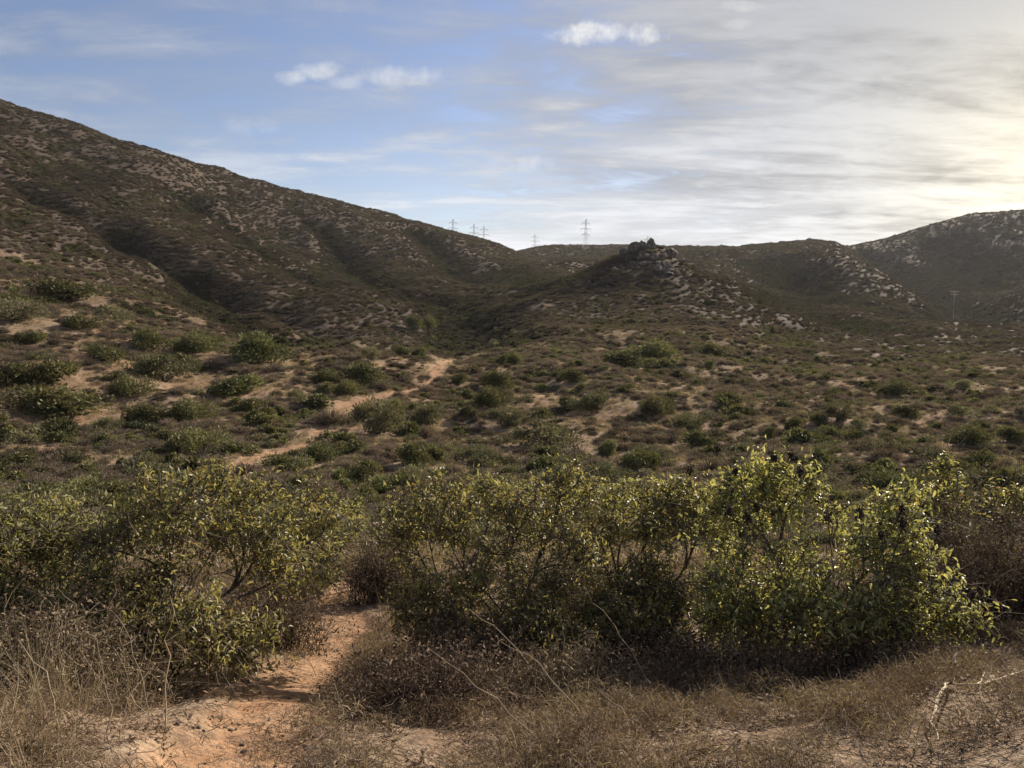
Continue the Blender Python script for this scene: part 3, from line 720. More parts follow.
# ------------------------------------------------------------------ bushes one can tell apart across the valley side
# (base column, base row, width px, height px, kind, tint, label)
BUSHES = [
 (30, 346, 26, 14, 'g', .5, 'small round green bush at the left edge, above a much wider one'),
 (145, 350, 36, 18, 'g', .5, 'dark green mound bush, left one of a pair on the upper near slope'),
 (194, 354, 38, 18, 'g', .55, 'dark green mound bush, right one of a pair on the upper near slope'),
 (107, 363, 40, 16, 'g', .4, 'flat dark green bush just below left of the paired mounds'),
 (40, 386, 58, 26, 'g', .45, 'wide dark green bush near the left edge, second row up from the gully'),
 (165, 384, 66, 27, 'o', .35, 'broad grey-green bush mass in the middle of the near left slope'),
 (130, 397, 30, 18, 'g', .6, 'lighter green bush just below the broad grey-green mass'),
 (58, 416, 76, 28, 'g', .5, 'largest wide green bush at left, long shadow falling to its left'),
 (240, 395, 54, 22, 'g', .65, 'fresh green wide bush on the near slope, straight below the big tall one'),
 (255, 363, 58, 28, 'g', .55, 'big tall dark green bush, largest on the middle left slope'),
 (190, 421, 32, 20, 'g', .6, 'green bush with a long diagonal shadow on bare tan soil'),
 (108, 433, 28, 13, 'o', .6, 'low olive bush on tan soil below the largest left bush'),
 (117, 322, 34, 16, 'o', .55, 'olive bush at the brow of the near left slope'),
 (15, 322, 50, 18, 'o', .6, 'pale olive bush spread at the left edge below the brow'),
 (82, 331, 26, 13, 'g', .35, 'small dark bush between the two olive ones near the brow'),
 (65, 300, 58, 18, 'g', .3, 'long dark bush lining the small hollow near the left brow'),
 (262, 424, 34, 18, 'g', .45, 'green bush above the lower bare trail stretch, left of it'),
 (363, 386, 36, 22, 'g', .45, 'dense dark green bush straight above the orange trail bend'),
 (346, 397, 26, 15, 'g', .6, 'small bright green bush touching the orange trail bend'),
 (378, 436, 46, 36, 'o', .5, 'tall ball-shaped grey-green bush standing right against the orange trail bend'),
 (431, 428, 38, 22, 'o', .4, 'grey-green bush right of the tall ball-shaped one'),
 (411, 468, 36, 24, 'g', .5, 'round dark green bush alone on soil above the dark green foreground shrub'),
 (371, 362, 17, 14, 'o', .9, 'small yellowish round bush above the dense dark green one'),
 (403, 358, 18, 12, 'g', .5, 'small dark green bush right of the yellowish round one'),
 (420, 358, 18, 11, 'g', .55, 'second small dark green bush right of the yellowish round one'),
 (413, 331, 18, 14, 'g', .5, 'left bush of a tight dark pair where the gully meets the slope'),
 (428, 331, 17, 13, 'g', .6, 'right bush of a tight dark pair where the gully meets the slope'),
 (496, 353, 20, 12, 'o', .7, 'pale olive bush at the far end of the bare trail'),
 (505, 369, 26, 17, 'g', .5, 'dark green bush just right of where the bare trail ends'),
 (496, 391, 30, 19, 'g', .45, 'dark bush below the trail end, upper one of a stacked pair'),
 (490, 409, 32, 21, 'g', .4, 'dark bush below the trail end, lower one of a stacked pair'),
 (508, 428, 38, 20, 'o', .35, 'dull grey-green bush under the stacked dark pair'),
 (461, 385, 22, 13, 'g', .45, 'small dark green bush under the eroded orange bank'),
 (330, 426, 28, 14, 'b', .45, 'grey-brown bush on the inner side of the trail bend'),
 (318, 463, 36, 19, 'g', .4, 'dark bush at the right end of the lower bare trail stretch'),
 (285, 473, 36, 18, 'g', .45, 'green bush in front of the lower bare trail stretch'),
 (364, 482, 48, 24, 'g', .45, 'wide dark green bush above the pale olive foreground shrub'),
 (480, 463, 30, 16, 'o', .45, 'olive bush on soil straight above the dull olive foreground shrub'),
 (327, 384, 32, 13, 'g', .35, 'low dark bush adjoining the left of the dense dark green one'),
 (298, 402, 18, 12, 'o', .55, 'little olive bush alone between the tall dark bush and the trail bend'),
 (426, 441, 22, 13, 'b', .6, 'small straw-brown bush right below the grey-green one'),
 (382, 392, 16, 9, 'b', .55, 'tiny brown bush on the trail edge at the bend'),
 (652, 362, 44, 20, 'g', .75, 'bright green bush with sunlit top in the centre, below the rocky knob'),
 (712, 358, 30, 15, 'g', .6, 'green bush right of the bright sunlit one'),
 (709, 371, 16, 11, 'g', .9, 'small vivid green bush between two brown patches right of centre'),
 (572, 384, 24, 14, 'g', .45, 'lone dark green bush on a tan bank left of centre'),
 (655, 416, 28, 19, 'g', .5, 'round dark green bush on bare soil in the centre'),
 (732, 407, 24, 15, 'g', .5, 'round dark bush on bare soil right of the centre one'),
 (609, 456, 26, 18, 'g', .85, 'vivid light green bush just above the yellow-green thicket'),
 (622, 369, 40, 16, 'g', .25, 'very dark bush left of and below the bright sunlit one'),
 (600, 412, 50, 18, 'o', .3, 'grey-green scrub mass below the lone bush on the tan bank'),
 (550, 448, 70, 30, 'o', .35, 'largest grey-green scrub mass, above the left half of the thicket'),
 (690, 433, 40, 18, 'o', .4, 'dull green scrub under the round bush on bare soil'),
 (697, 452, 40, 20, 'g', .35, 'dark green scrub directly above the thicket left of the seed heads'),
 (516, 366, 14, 12, 'g', .9, 'tiny vivid green bush left of the diagonal bare strips'),
 (652, 465, 40, 19, 'o', .35, 'grey-green scrub peeping over the yellow-green thicket'),
 (795, 431, 24, 15, 'g', .5, 'dark green bush, leftmost in the row above the seed head shrub'),
 (818, 426, 18, 11, 'g', .6, 'second green bush in the row above the seed head shrub'),
 (838, 423, 28, 19, 'o', .3, 'tall dark greyish bush in the row above the seed head shrub'),
 (834, 442, 22, 15, 'g', .8, 'bright yellow-green bush in front of the tall dark greyish one'),
 (855, 442, 21, 13, 'g', .55, 'green bush touching the right side of the bright yellow-green one'),
 (905, 419, 22, 12, 'g', .45, 'dark bush standing alone right of the row'),
 (968, 447, 30, 18, 'g', .4, 'dark green bush at right behind the yellow leafy tips'),
 (893, 434, 11, 8, 'g', .5, 'tiny green bush alone on open bare ground at right'),
 (982, 471, 38, 20, 'g', .4, 'dark green bush low at the right edge, under another dark one'),
 (1010, 443, 24, 13, 'g', .5, 'green bush at the right edge level with the dark one'),
 (860, 429, 18, 10, 'o', .6, 'small olive bush above the bright yellow-green one'),
 (825, 461, 28, 15, 'o', .35, 'grey bush just behind the top of the seed head shrub'),
 (772, 441, 17, 13, 'o', .35, 'small grey bush at the left end of the row'),
 (960, 417, 26, 11, 'o', .5, 'low olive bush at right above the dark bushes'),
 (893, 397, 32, 14, 'g', .35, 'dark green clump in the brown scrub at right'),
 (965, 392, 26, 10, 'o', .8, 'pale yellowish low bush in the brown scrub at far right'),
 (886, 463, 24, 13, 'b', .4, 'brown bush just above the seed heads at right'),
]
ALLB = []
BK = {'g': ('green_bush', MG, 'bush'), 'o': ('olive_bush', MO, 'bush'), 'b': ('scrub_bush', MB_, 'bush')}
def put_bush(kind, x, y, z, rx, h, rot, tint, label, group, i):
    nm, ms, cat = BK[kind]
    o = link(nm, ms[i % len(ms)], loc=(x, y, z - .03)); o.rotation_euler = (0, 0, rot)
    o.scale = (rx, rx * RNG.uniform(.8, 1.0), h); o['tint'] = float(tint)
    return tag(o, label, cat, group)
for i, (px, py, w, h, k, tn, lb) in enumerate(BUSHES):
    x, y, z, r = hit(px, py - 2)
    rx = w * r / F / 2 * 1.55; hz = h * r / F * 1.35
    put_bush(k, x, y, z, rx, hz, RNG.uniform(-.5, .5), tn + .06, lb, None, i)
    ALLB.append((x, y, rx))
ALLB = np.array(ALLB)

# ------------------------------------------------------------------ scattered scrub: nearest ones as things, the rest as one mass
run = np.maximum.accumulate(np.where(RR[None] > 2, TAN, -9), 1)
def seen(x, y, h, slack=.004):
    a = np.arctan2(x, y); l = np.log(np.hypot(x, y))
    ia = np.clip(np.searchsorted(AZ, a), 0, NA - 1); ir = np.clip(np.searchsorted(LR, l) - 2, 0, NR - 1)
    top = (ground(x, y) + h - EYE) / np.hypot(x, y)
    return top > run[ia, ir] - slack
def scatter(nn, r0, r1, amax=39, power=1.0):
    a = np.radians(RNG.uniform(-amax, amax, nn)); u = RNG.random(nn)
    r = (r0 ** (2 * power) + u * (r1 ** (2 * power) - r0 ** (2 * power))) ** (1 / (2 * power))
    return r * np.sin(a), r * np.cos(a), r

def concave(x, y, d):
    z = ground(x, y)
    return (ground(x + d, y) + ground(x - d, y) + ground(x, y + d) + ground(x, y - d)) / 4 - z

sx, sy, sr = [], [], []
for nn, r0, r1 in ((13000, 13, 75), (26000, 75, 180), (75000, 180, 420), (95000, 420, 800), (50000, 800, 1150)):
    x, y, r = scatter(nn, r0, r1); sx.append(x); sy.append(y); sr.append(r)
x, y, r = scatter(17000, 12, 125, 36, .9); n_small = len(x); sx.append(x); sy.append(y); sr.append(r)
sx, sy, sr = map(np.concatenate, (sx, sy, sr))
small = np.arange(len(sx)) >= len(sx) - n_small
guly = gully_mask(sx, sy)
conc = concave(sx, sy, 7.0) / 0.55 * np.where(sr > 120, 1, .6) + 1.5 * guly
nz1 = fbm(sx / 24 + 31, sy / 24, 4); nz2 = fbm(sx / 7, sy / 7 + 77, 4)
tm, bm = dirt_mask(sx, sy)
tmw = np.zeros(len(sx))
for pl, w in TR3: tmw = np.maximum(tmw, 1 - smooth(1.0, 1.5, (pt_line_dist(sx, sy, pl) - .55 * (w > .4)) / w))
tm = np.maximum(tm, tmw)
dens = np.clip(.62 + .5 * guly + .6 * nz2 + .3 * nz1 + .3 * np.clip(conc, -.35, 1.4), np.where(sr > 150, .6, .2), 1) * (1 - np.clip(1.2 * tm + .6 * bm, 0, 1))
dens *= np.where(sr < 75, .85, 1)
fg_clear = ~((sr < 24) & (np.abs(np.degrees(np.arctan2(sx, sy))) < 40) & (sr < 15))
dB = np.full(len(sx), 9e9)
for bx, by, brx in ALLB: dB = np.minimum(dB, np.hypot(sx - bx, sy - by) / brx)
dens = np.where(small, .55 * (1 - tm), dens)
keep = (RNG.random(len(sx)) < dens) & seen(sx, sy, 1.6) & (dB > .9) & fg_clear
sx, sy, sr, conc, nz1, nz2, guly, small = (q[keep] for q in (sx, sy, sr, conc, nz1, nz2, guly, small))
sz = ground(sx, sy)
N = len(sx)
gp = np.clip(.04 + .04 * (sr < 150) + .28 * nz1 + .34 * np.clip(conc, -.5, 1.3), .02, .9)
u = RNG.random(N)
kind = np.where(u < gp * .62, 0, np.where(u < gp * .62 + .14, 1, 2))       # green, olive, brown
size = np.where(kind == 0, RNG.uniform(.7, 1.5, N), np.where(kind == 1, RNG.uniform(.5, 1.1, N), RNG.uniform(.45, 1.0, N)))
size *= 1 + .55 * smooth(120, 420, sr) + .7 * smooth(420, 850, sr) + .3 * np.clip(conc, 0, 1) + .35 * guly
size *= np.where(sr < 80, np.where(kind == 2, RNG.uniform(.35, 1.0, N), np.clip(RNG.lognormal(-.22, .38, N), .35, 1.75)), 1)
kind = np.where(small, 2, kind); size = np.where(small, RNG.uniform(.16, .48, N), size)
hgt = size * RNG.uniform(.55, .95, N)
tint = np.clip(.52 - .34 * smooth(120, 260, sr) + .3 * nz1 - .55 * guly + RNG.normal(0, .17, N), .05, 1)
order = np.argsort(-(size / sr)); near = order[:222]; rest = order[222:]
GL = {'g': ('small green bush scattered over the near slope among brown scrub', 'small green bushes of the near slope'), 'o': ('small olive grey bush scattered over the near slope among brown scrub', 'small olive bushes of the near slope'),
      'b': ('small dry brown twiggy bush scattered over the near slope', 'small dry brown bushes of the near slope')}
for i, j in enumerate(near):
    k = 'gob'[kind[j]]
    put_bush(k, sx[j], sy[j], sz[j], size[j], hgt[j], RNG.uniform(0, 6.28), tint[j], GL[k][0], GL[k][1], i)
G_FAR = [dome(80 + i, 900, .16, .75, .5, 9, .5, 6) for i in range(4)]
O_FAR = [dome(84 + i, 750, .14, .75, .8, 8, .42, 6) for i in range(3)]
B_FAR = [wispy(90 + i, 220, .8, .014, .9) for i in range(3)]
protos = [(a.arrays(), M_GREEN_S) for a in G_FAR] + [(a.arrays(), M_OLIVE_S) for a in O_FAR] + [(a.arrays(), M_BROWN_S) for a in B_FAR]
kk = kind[rest]; pk = np.where(kk == 0, RNG.integers(0, 4, len(rest)), np.where(kk == 1, 4 + RNG.integers(0, 3, len(rest)), 7 + RNG.integers(0, 3, len(rest))))
scl = np.stack([size[rest], size[rest] * RNG.uniform(.8, 1.1, len(rest)), hgt[rest]], -1)
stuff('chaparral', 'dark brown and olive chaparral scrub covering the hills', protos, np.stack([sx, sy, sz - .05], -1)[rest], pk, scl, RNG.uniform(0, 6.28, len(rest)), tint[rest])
print('scrub', N)

# ------------------------------------------------------------------ dry grass, litter, stones
def in_view_near(nn, r0, r1, power=.75): return scatter(int(nn * 1.6), r0, r1, 60, power)
x, y, r = in_view_near(9000, 2.2, 15)
tm, bm = dirt_mask(x, y); g = fbm(x / 1.1, y / 1.1 + 3, 3)
k1 = (RNG.random(len(x)) < np.clip(.44 + 1.3 * g, .04, 1) * (1 - np.clip(1.25 * tm, 0, .97)))
brl = [hit(*p)[:2] for p in ((930, 735), (936, 708), (948, 696), (975, 692), (1000, 686), (1035, 675))]
k1 &= pt_line_dist(x, y, brl) > .15
x, y, r = x[k1], y[k1], r[k1]
azd = np.degrees(np.arctan2(x, y))
tall = (RNG.random(len(x)) < np.where((azd < -21) & (r < 5.0), .38, .012)) & (azd < 70)
tall &= ~((azd > -20) & (r < 4.6))
x2, y2, r2 = scatter(60000, 11, 150, 36, .85)
tm, bm = dirt_mask(x2, y2); k2 = (RNG.random(len(x2)) < np.clip(.62 + .7 * fbm(x2 / 5, y2 / 5, 3), .12, 1) * (1 - np.clip(tm, 0, 1)) + .35 * bm) & seen(x2, y2, .4)
x2, y2, r2 = x2[k2], y2[k2], r2[k2]
X_, Y_ = np.r_[x, x2], np.r_[y, y2]
T_THATCH = [tangle(100 + i) for i in range(3)]; T_TALL = [tuft(110 + i, 24, .38, .10, .0013, .7) for i in range(3)]; T_MID = [tuft(120 + i, 60, .30, .38, .009, 1.0) for i in range(3)]
pk = np.r_[np.where(tall, 3 + RNG.integers(0, 3, len(x)), RNG.integers(0, 3, len(x))), 6 + RNG.integers(0, 3, len(x2))]
s_ = np.r_[np.where(tall, RNG.uniform(.6, 1.15, len(x)), RNG.uniform(.5, 1.3, len(x))), RNG.uniform(.35, 1.1, len(x2))]
stuff('dry_grass', 'dry straw grass on the slope, tall at lower left', [(a.arrays(), M_THATCH) for a in T_THATCH] + [(a.arrays(), M_GRASS) for a in T_TALL] + [(a.arrays(), M_STRAW) for a in T_MID], np.stack([X_, Y_, ground(X_, Y_)], -1), pk, np.repeat(s_[:, None], 3, 1), RNG.uniform(0, 6.28, len(X_)), RNG.random(len(X_)), RNG.normal(0, .15, (len(X_), 2)))

x, y, r = in_view_near(9000, 2.2, 11); tm, bm = dirt_mask(x, y)
k1 = RNG.random(len(x)) < (1 - .78 * tm); x, y = x[k1], y[k1]
ac = Acc(); m_ = 12; rg = np.random.default_rng(9)
pp = rg.normal(0, .05, (m_, 3)); pp[:, 2] = np.abs(pp[:, 2]) * .15 + .004; ax = rg.normal(0, 1, (m_, 3)); ax[:, 2] *= .15; ll = rg.uniform(.02, .045, m_)
v, q, t = leaves(pp, ax, np.array([0, 0, 1.0]) + rg.normal(0, .3, (m_, 3)), ll, ll * .4); ac.add(v, q, t, np.repeat(rg.random(m_), 8))
ac2 = Acc()
for i in range(7):
    p = rg.normal(0, .07, 3); p[2] = .01; e = p + rg.normal(0, .09, 3) * np.array([1, 1, .25]); e[2] = abs(e[2]); v, q = tube(np.array([p, (p + e) / 2 + rg.normal(0, .01, 3), e]), [.002, .002, .001], 3); ac2.add(v, q, var=rg.random())
stuff('leaf_litter', 'dead leaves and twigs fallen on the near ground', [(ac.arrays(), M_LITTER), (ac2.arrays(), M_DRY)], np.stack([x, y, ground(x, y)], -1), RNG.integers(0, 2, len(x)), np.repeat(RNG.uniform(.4, 1.0, len(x))[:, None], 3, 1), RNG.uniform(0, 6.28, len(x)), RNG.random(len(x)))

def rock(seed, sub=3, flat=.7):
    import bmesh
    bm_ = bmesh.new(); bmesh.ops.create_icosphere(bm_, subdivisions=sub, radius=1)
    v = np.array([q.co[:] for q in bm_.verts]); f = np.array([[a.index for a in q.verts] for q in bm_.faces]); bm_.free()
    rg = np.random.default_rng(seed)
    for _ in range(16):                                            # cleave flat facets
        nrm = unit(rg.normal(0, 1, 3)); c = rg.uniform(.45, .82); d = v @ nrm
        v = v - np.maximum(d - c, 0)[:, None] * nrm * .92
    v = v * (1 + .16 * fbm(v[:, 0] * 2 + seed, v[:, 1] * 2 + v[:, 2] * 1.7, 3)[:, None])
    v = v * np.array([1, rg.uniform(.7, 1), flat])
    a = Acc(); a.add(v, t=f); return a
x, y, r = in_view_near(4500, 2.2, 14); tm, bm = dirt_mask(x, y); k1 = RNG.random(len(x)) < .2 + .8 * tm; x, y = x[k1], y[k1]
s_ = 0.0085 * RNG.lognormal(0, .6, len(x))
stuff('pebbles', 'small stones on the trail and near ground', [(rock(1, 2).arrays(), M_ROCK), (rock(2, 2).arrays(), M_ROCK)], np.stack([x, y, ground(x, y) + .003], -1), RNG.integers(0, 2, len(x)), np.repeat(s_[:, None], 3, 1), RNG.uniform(0, 6.28, len(x)), RNG.random(len(x)))

# pale rocks of the far slopes (uncountable) and the boulders that crown the knob
ROCKS = [(700, 287, 14, 30), (655, 262, 30, 60), (830, 262, 45, 90), (870, 285, 45, 90), (920, 305, 40, 50), (360, 240, 50, 70), (420, 262, 50, 70), (470, 262, 40, 60), (300, 225, 60, 50), (220, 205, 60, 60), (120, 180, 80, 60), (40, 262, 40, 20), (550, 270, 30, 40), (1000, 250, 40, 10), (965, 232, 20, 5), (500, 268, 30, 40), (760, 300, 25, 25)]
rx_, ry_ = [], []
for (px, py, sp, nn) in ROCKS:
    for _ in range(nn):
        a_, b_ = px + RNG.normal(0, sp * .6), py + RNG.normal(0, sp * .32)
        h_ = hit(a_, b_)
        if h_[3] < 1100 and RNG.random() < .42: rx_.append(h_[0]); ry_.append(h_[1])
rx_, ry_ = np.array(rx_), np.array(ry_); rr_ = np.hypot(rx_, ry_)
s_ = (.28 + rr_ * .0008) * RNG.lognormal(0, .4, len(rx_))
stuff('scattered_rocks', 'pale granite rocks showing through the scrub of the far slopes', [(rock(3 + i, 2).arrays(), M_ROCK) for i in range(4)], np.stack([rx_, ry_, ground(rx_, ry_) + .15], -1), RNG.integers(0, 4, len(rx_)), np.repeat(s_[:, None], 3, 1), RNG.uniform(0, 6.28, len(rx_)), RNG.random(len(rx_)))
RM = [rock(20 + i, 4, .8).mesh('boulder', M_ROCK) for i in range(5)]
BO = [(634, 249, 4.6, 'dark peaked boulder at the very top of the rocky knob, left summit block'), (651, 251, 4.4, 'pale rounded boulder forming the right summit block of the rocky knob'), (642, 256, 3.6, 'boulder wedged in the notch between both summit blocks'),
      (672, 262, 3.6, 'pale boulder catching sun at the right shoulder of the knob'), (680, 267, 3.0, 'sunlit boulder lowest on the right shoulder of the knob'), (623, 257, 3.0, 'grey boulder on the left shoulder of the knob')]
for i, (px, py, s, lb) in enumerate(BO):
    a0, t0 = ray(px, py); r = 262.0; bx, by = r * math.sin(a0), r * math.cos(a0)
    gz = float(ground(np.array([bx]), np.array([by]))[0]); o = link('boulder', RM[i % 5], loc=(bx, by, gz + s * .15)); o.scale = (s * .62, s * .66, s * .66); o.rotation_euler = (0, 0, i * 1.3); tag(o, lb, 'boulder')
for i in range(46):
    px = RNG.normal(656, 19); py = 254 + abs(px - 643) * .42 + abs(RNG.normal(0, 6)); h_ = hit(px, py)
    if h_[3] > 300: continue
    s = RNG.uniform(.6, 1.9); o = link('boulder', RM[i % 5], loc=(h_[0], h_[1], h_[2] + s * .25)); o.scale = (s, s * .9, s * .9); o.rotation_euler = (0, 0, i); tag(o, 'smaller grey boulder among many on the rocky knob', 'boulder', 'smaller boulders of the rocky knob')

# ------------------------------------------------------------------ pylons, pole, cables
def box_bar(ac, a, b, w):
    v, q = tube(np.array([a, b]), [w, w], 4); ac.add(v, q)
def pylon(label, x, y, z0, htop, scale=1.0, rot=.3, group=None):
    Ht = htop - z0
    root = tag(link('power_pylon', None, loc=(x, y, z0)), label, 'pylon', group); root.rotation_euler = (0, 0, rot)
    ac = Acc(); lv = np.linspace(0, 1, 9); wd = lambda f: (2.3 * (1 - f) ** 1.6 + .45) * scale
    cr = [(-1, -1), (1, -1), (1, 1), (-1, 1)]
    for (sx_, sy_) in cr:
        for f0, f1 in zip(lv[:-1], lv[1:]): box_bar(ac, np.array([sx_ * wd(f0), sy_ * wd(f0), f0 * Ht]), np.array([sx_ * wd(f1), sy_ * wd(f1), f1 * Ht]), .11)
    for f0, f1 in zip(lv[:-1], lv[1:]):
        for i in range(4):
            a, b = cr[i], cr[(i + 1) % 4]
            box_bar(ac, np.array([a[0] * wd(f0), a[1] * wd(f0), f0 * Ht]), np.array([b[0] * wd(f1), b[1] * wd(f1), f1 * Ht]), .045)
            box_bar(ac, np.array([b[0] * wd(f0), b[1] * wd(f0), f0 * Ht]), np.array([a[0] * wd(f1), a[1] * wd(f1), f1 * Ht]), .045)
    link('lattice_body', ac.mesh('lattice_body', M_STEEL), root)
    for dz, arm in ((4, 4.5), (10, 6), (16, 5)):
        ac = Acc(); zz = Ht - dz
        for s in (-1, 1):
            box_bar(ac, np.array([0, 0, zz + .9]), np.array([s * arm, 0, zz]), .17); box_bar(ac, np.array([0, 0, zz - .5]), np.array([s * arm, 0, zz]), .17)
            box_bar(ac, np.array([s * arm, 0, zz]), np.array([s * arm, 0, zz - 2.2]), .14)
        link('crossarm', ac.mesh('crossarm', M_STEEL), root)
    return root
PY = [(586, 219, 860, 'tall lattice pylon on the skyline left of the rocky knob, largest of all'), (453, 219, 900, 'lattice pylon rising behind the left ridge, leftmost on the skyline'), (474, 224, 930, 'lattice pylon just right of the leftmost one, left of a close pair'),
      (484, 226, 950, 'lattice pylon, right one of the close pair behind the left ridge'), (535, 234, 1150, 'tiny distant pylon alone between the close pair and the tallest'), (648, 236, 900, 'pylon top showing directly behind the rocky knob summit')]
tops = []
for i, (px, py, r, lb) in enumerate(PY):
    p = at(px, py, r); gz = float(ground(p[0:1], p[1:2])[0])
    pylon(lb, p[0], p[1], gz - .5, p[2], 1.0, .5 - .1 * i); tops.append(p)
for i, (a, b) in enumerate(((1, 2), (2, 3), (3, 4), (4, 0), (0, 5))):
    A_, B_ = tops[a] - np.array([0, 0, 12]), tops[b] - np.array([0, 0, 12])
    for off in (-6, 6):
        o_ = np.array([off * .8, off * .4, 0]); pa = bezier(A_ + o_, (A_ + B_) / 2 + o_ - np.array([0, 0, 14]), B_ + o_, 14); ac = Acc(); v, q = tube(pa - pa[0], .055, 4); ac.add(v, q)
        tag(link('power_cable', ac.mesh('power_cable', M_STEEL), loc=pa[0]), 'thin sagging power cable between the skyline pylons', 'cable', 'cables between the skyline pylons')
bx, by, bz, r = hit(953, 322)
top = at(953, 291, r)[2] - bz
root = tag(link('utility_pole', None, loc=(bx, by, bz)), 'pale utility pole with crossarms in the valley at right', 'pole')
ac = Acc(); box_bar(ac, np.array([0, 0, -1.0]), np.array([0, 0, top]), .2); link('post', ac.mesh('post', M_POLE), root)
for dz, arm in ((.4, 2.6), (2.2, 2.0)):
    ac = Acc(); box_bar(ac, np.array([-arm, 0, top - dz]), np.array([arm, 0, top - dz]), .16)
    for s in (-1, -.5, .5, 1): box_bar(ac, np.array([s * arm * .95, 0, top - dz]), np.array([s * arm * .95, 0, top - dz + .5]), .09)
    link('crossarm', ac.mesh('crossarm', M_POLE), root)

# ------------------------------------------------------------------ sky
def world():
    w = bpy.data.worlds.new('World'); SC.world = w; w.use_nodes = True
    w.node_tree.nodes.clear(); t = NT(w.node_tree)
    sky = t.node('ShaderNodeTexSky', sky_type='NISHITA', sun_disc=False)
    sky.sun_elevation = SUN_EL; sky.sun_rotation = SUN_AZ; sky.altitude = 200; sky.air_density = 1.0; sky.dust_density = .6; sky.ozone_density = 2.0
    d = t.node('ShaderNodeTexCoord').outputs['Generated']
    sep = t.node('ShaderNodeSeparateXYZ'); t.l.new(d, sep.inputs[0]); x, y, z = sep.outputs
    zc = t.m('MAXIMUM', z, 0.0)
    dn = t.m('ADD', zc, .13)
    cmb = t.node('ShaderNodeCombineXYZ'); t.put(cmb.inputs[0], t.m('DIVIDE', x, dn)); t.put(cmb.inputs[1], t.m('DIVIDE', y, dn))
    p = cmb.outputs[0]
    def mapped(rot, scale):
        mp = t.node('ShaderNodeMapping'); t.l.new(p, mp.inputs[0]); mp.inputs['Rotation'].default_value = (0, 0, math.radians(rot)); mp.inputs['Scale'].default_value = scale; return mp.outputs[0]
    streak = t.noise(mapped(-14, (.6, 1.75, 1)), 1.0, 7, .58, .5)
    fine = t.noise(mapped(-10, (1.2, 3.2, 1)), 1.3, 7, .62, .4)
    soft = t.noise(mapped(20, (.5, .8, 1)), .8, 4, .5, .2)
    az = t.m('ARCTAN2', x, y)
    el = t.m('ARCSINE', z)
    side = t.m('ADD', t.m('MULTIPLY', az, 1.25), t.m('MULTIPLY', el, -.75))
    bil = t.noise(mapped(-8, (2.2, 3.3, 1)), 1.6, 8, .66, .6)
    yq = t.m('MAXIMUM', y, .05); uq, vq = t.m('DIVIDE', x, yq), t.m('DIVIDE', z, yq)
    eq = t.m('ADD', t.m('POWER', t.m('DIVIDE', t.m('SUBTRACT', uq, .34), .13), 2), t.m('POWER', t.m('DIVIDE', t.m('SUBTRACT', vq, t.m('ADD', .068, t.m('MULTIPLY', uq, .115))), .0085), 2))
    gap = t.step(t.m('ADD', eq, t.m('MULTIPLY', t.m('SUBTRACT', streak, .5), 2.0)), 1.6, .1, 0, 1.0)
    side = t.m('SUBTRACT', side, t.m('MULTIPLY', gap, .3))
    cov = t.m('ADD', t.m('ADD', side, t.m('MULTIPLY', t.m('SUBTRACT', bil, .5), 1.3)), t.m('ADD', t.m('MULTIPLY', t.m('SUBTRACT', streak, .5), 1.5), t.m('MULTIPLY', t.m('SUBTRACT', fine, .5), .6)))
    mask = t.m('MAXIMUM', t.step(cov, -.62, .22, 0, .96), t.step(t.m('ADD', t.m('MULTIPLY', t.m('ADD', fine, bil), .3), t.m('MULTIPLY', streak, .4)), .40, .62, .03, .55))
    ge, ga = math.radians(6.5), math.radians(35.0)
    sd = (math.sin(ga) * math.cos(ge), math.cos(ga) * math.cos(ge), math.sin(ge))
    glow = t.m('MAXIMUM', t.vm('DOT_PRODUCT', d, sd, 1), 0)
    g1, g2 = t.m('POWER', glow, 16), t.m('POWER', glow, 110)
    body = t.m('ADD', .42, t.m('MULTIPLY', t.step(t.m('ADD', t.m('ADD', t.m('MULTIPLY', streak, .5), t.m('MULTIPLY', soft, .35)), t.m('MULTIPLY', t.m('ADD', fine, bil), .22)), .50, .74), .80))
    lowb = t.step(el, .34, .02, -.08, .30)
    br = t.m('MULTIPLY', t.m('MULTIPLY', body, t.m('SUBTRACT', 1.0, t.m('MULTIPLY', gap, .2))), t.m('ADD', t.m('ADD', .62, lowb), t.m('ADD', t.m('MULTIPLY', g1, .03), t.m('MULTIPLY', g2, .5))))
    ccol = t.mix(t.m('MULTIPLY', t.m('POWER', glow, 45), 1.1, clamp=True), (.92, .945, 1.0), (1.0, .92, .74))
    sc_ = t.node('ShaderNodeVectorMath', operation='SCALE'); t.put(sc_.inputs[0], ccol); t.put(sc_.inputs[3], t.m('MULTIPLY', br, CLOUD))
    skyc = t.mix(1.0, sky.outputs[0], (1.02, .95, 1.04), 'MULTIPLY')
    col = t.mix(mask, skyc, sc_.outputs[0])
    # a few small bright puffs of cloud
    yy = t.m('MAXIMUM', y, .05); uu, vv = t.m('DIVIDE', x, yy), t.m('DIVIDE', z, yy)
    pn = t.noise(d, 46, 6, .6); pn2 = t.noise(d, 16, 4, .6); tot = None
    for (px, py, hw, hh, st) in ((612, 33, 66, 13, 1.0), (318, 69, 30, 11, .6), (292, 77, 20, 9, .5), (400, 76, 62, 12, .5), (350, 82, 24, 7, .35), (735, 24, 22, 6, .3), (745, 6, 30, 6, .35), (525, 165, 40, 10, .35), (250, 125, 34, 12, .2)):
        a, tn = ray(px, py); u0, v0 = math.tan(a), float(tn) / math.cos(a)
        e = t.m('ADD', t.m('POWER', t.m('DIVIDE', t.m('SUBTRACT', uu, u0), hw / F), 2), t.m('POWER', t.m('DIVIDE', t.m('SUBTRACT', vv, v0), hh / F), 2))
        q = t.m('SUBTRACT', 1.0, e)
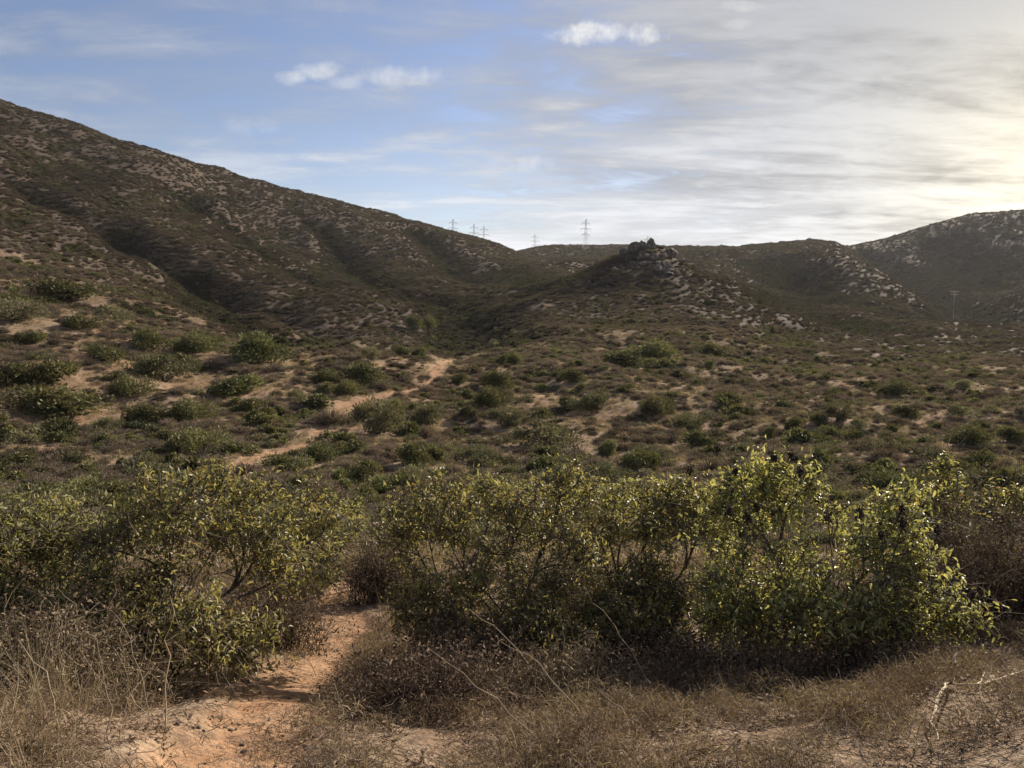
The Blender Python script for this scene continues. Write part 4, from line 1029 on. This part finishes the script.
        q = t.m('ADD', q, t.m('ADD', t.m('MULTIPLY', t.m('SUBTRACT', pn, .5), 3.2), t.m('MULTIPLY', t.m('SUBTRACT', pn2, .5), 1.8)))
        q = t.m('MULTIPLY', t.step(q, .0, 1.7), t.m('MULTIPLY', t.step(e, 2.2, .6), st))
        tot = q if tot is None else t.m('MAXIMUM', tot, q)
    tot = t.m('MULTIPLY', tot, t.m('GREATER_THAN', y, .1))
    col = t.mix(t.m('MULTIPLY', tot, .9), col, tuple(c * CLOUD * 1.12 for c in (1.0, .98, .95)))
    bg = t.node('ShaderNodeBackground'); t.l.new(col, bg.inputs[0]); bg.inputs[1].default_value = SKY
    o = t.node('ShaderNodeOutputWorld'); t.l.new(bg.outputs[0], o.inputs[0])
HAZE = .00004
SKY, CLOUD = 0.051, 7.8
world()

# ------------------------------------------------------------------ air between the camera and the far hills
zlo, zhi = float(Zg.min()) - 1.5, float(Zg.max()) + 60
zt = max(zhi, max(float(p[2]) for p in tops) + 3)
hw = 3700.0
hv = np.array([[a, b, c] for c in (zlo, zt) for b in (-hw, hw) for a in (-hw, hw)])
hm = bpy.data.materials.new('pale_air'); hm.use_nodes = True; hm.node_tree.nodes.clear(); ht = NT(hm.node_tree)
pv = ht.node('ShaderNodeVolumePrincipled'); pv.inputs['Color'].default_value = (.90, .93, 1.0, 1); pv.inputs['Density'].default_value = HAZE; pv.inputs['Anisotropy'].default_value = .3
ht.l.new(pv.outputs[0], ht.node('ShaderNodeOutputMaterial').inputs['Volume'])
tag(link('haze', mesh_from('haze', hv, [np.array([[0, 2, 3, 1], [4, 5, 7, 6], [0, 1, 5, 4], [2, 6, 7, 3], [0, 4, 6, 2], [1, 3, 7, 5]])], [hm])), 'thin pale haze over the valley', kind='stuff')

# ------------------------------------------------------------------ sun, camera, render settings
sd = Vector((math.sin(SUN_AZ) * math.cos(SUN_EL), math.cos(SUN_AZ) * math.cos(SUN_EL), math.sin(SUN_EL)))
sl = bpy.data.lights.new('sun', 'SUN'); sl.energy = 5.0; sl.angle = math.radians(.8); sl.color = (1.0, .88, .73)
so = bpy.data.objects.new('sun', sl); COL.objects.link(so); so.rotation_euler = (-sd).to_track_quat('-Z', 'Y').to_euler()
cam = bpy.data.cameras.new('camera'); co = bpy.data.objects.new('camera', cam); COL.objects.link(co)
cam.sensor_width = 36; cam.lens = F / W * 36; cam.clip_start = .1; cam.clip_end = 30000
co.location = (0, 0, EYE); co.rotation_euler = (PI / 2 - PITCH, 0, 0)
SC.camera = co
SC.view_settings.view_transform = 'Standard'; SC.view_settings.look = 'None'; SC.view_settings.gamma = 1; SC.view_settings.exposure = 1.12
cy = SC.cycles
cy.max_bounces = 5; cy.diffuse_bounces = 3; cy.transmission_bounces = 3; cy.glossy_bounces = 2; cy.caustics_reflective = False; cy.caustics_refractive = False
cy.use_denoising = True
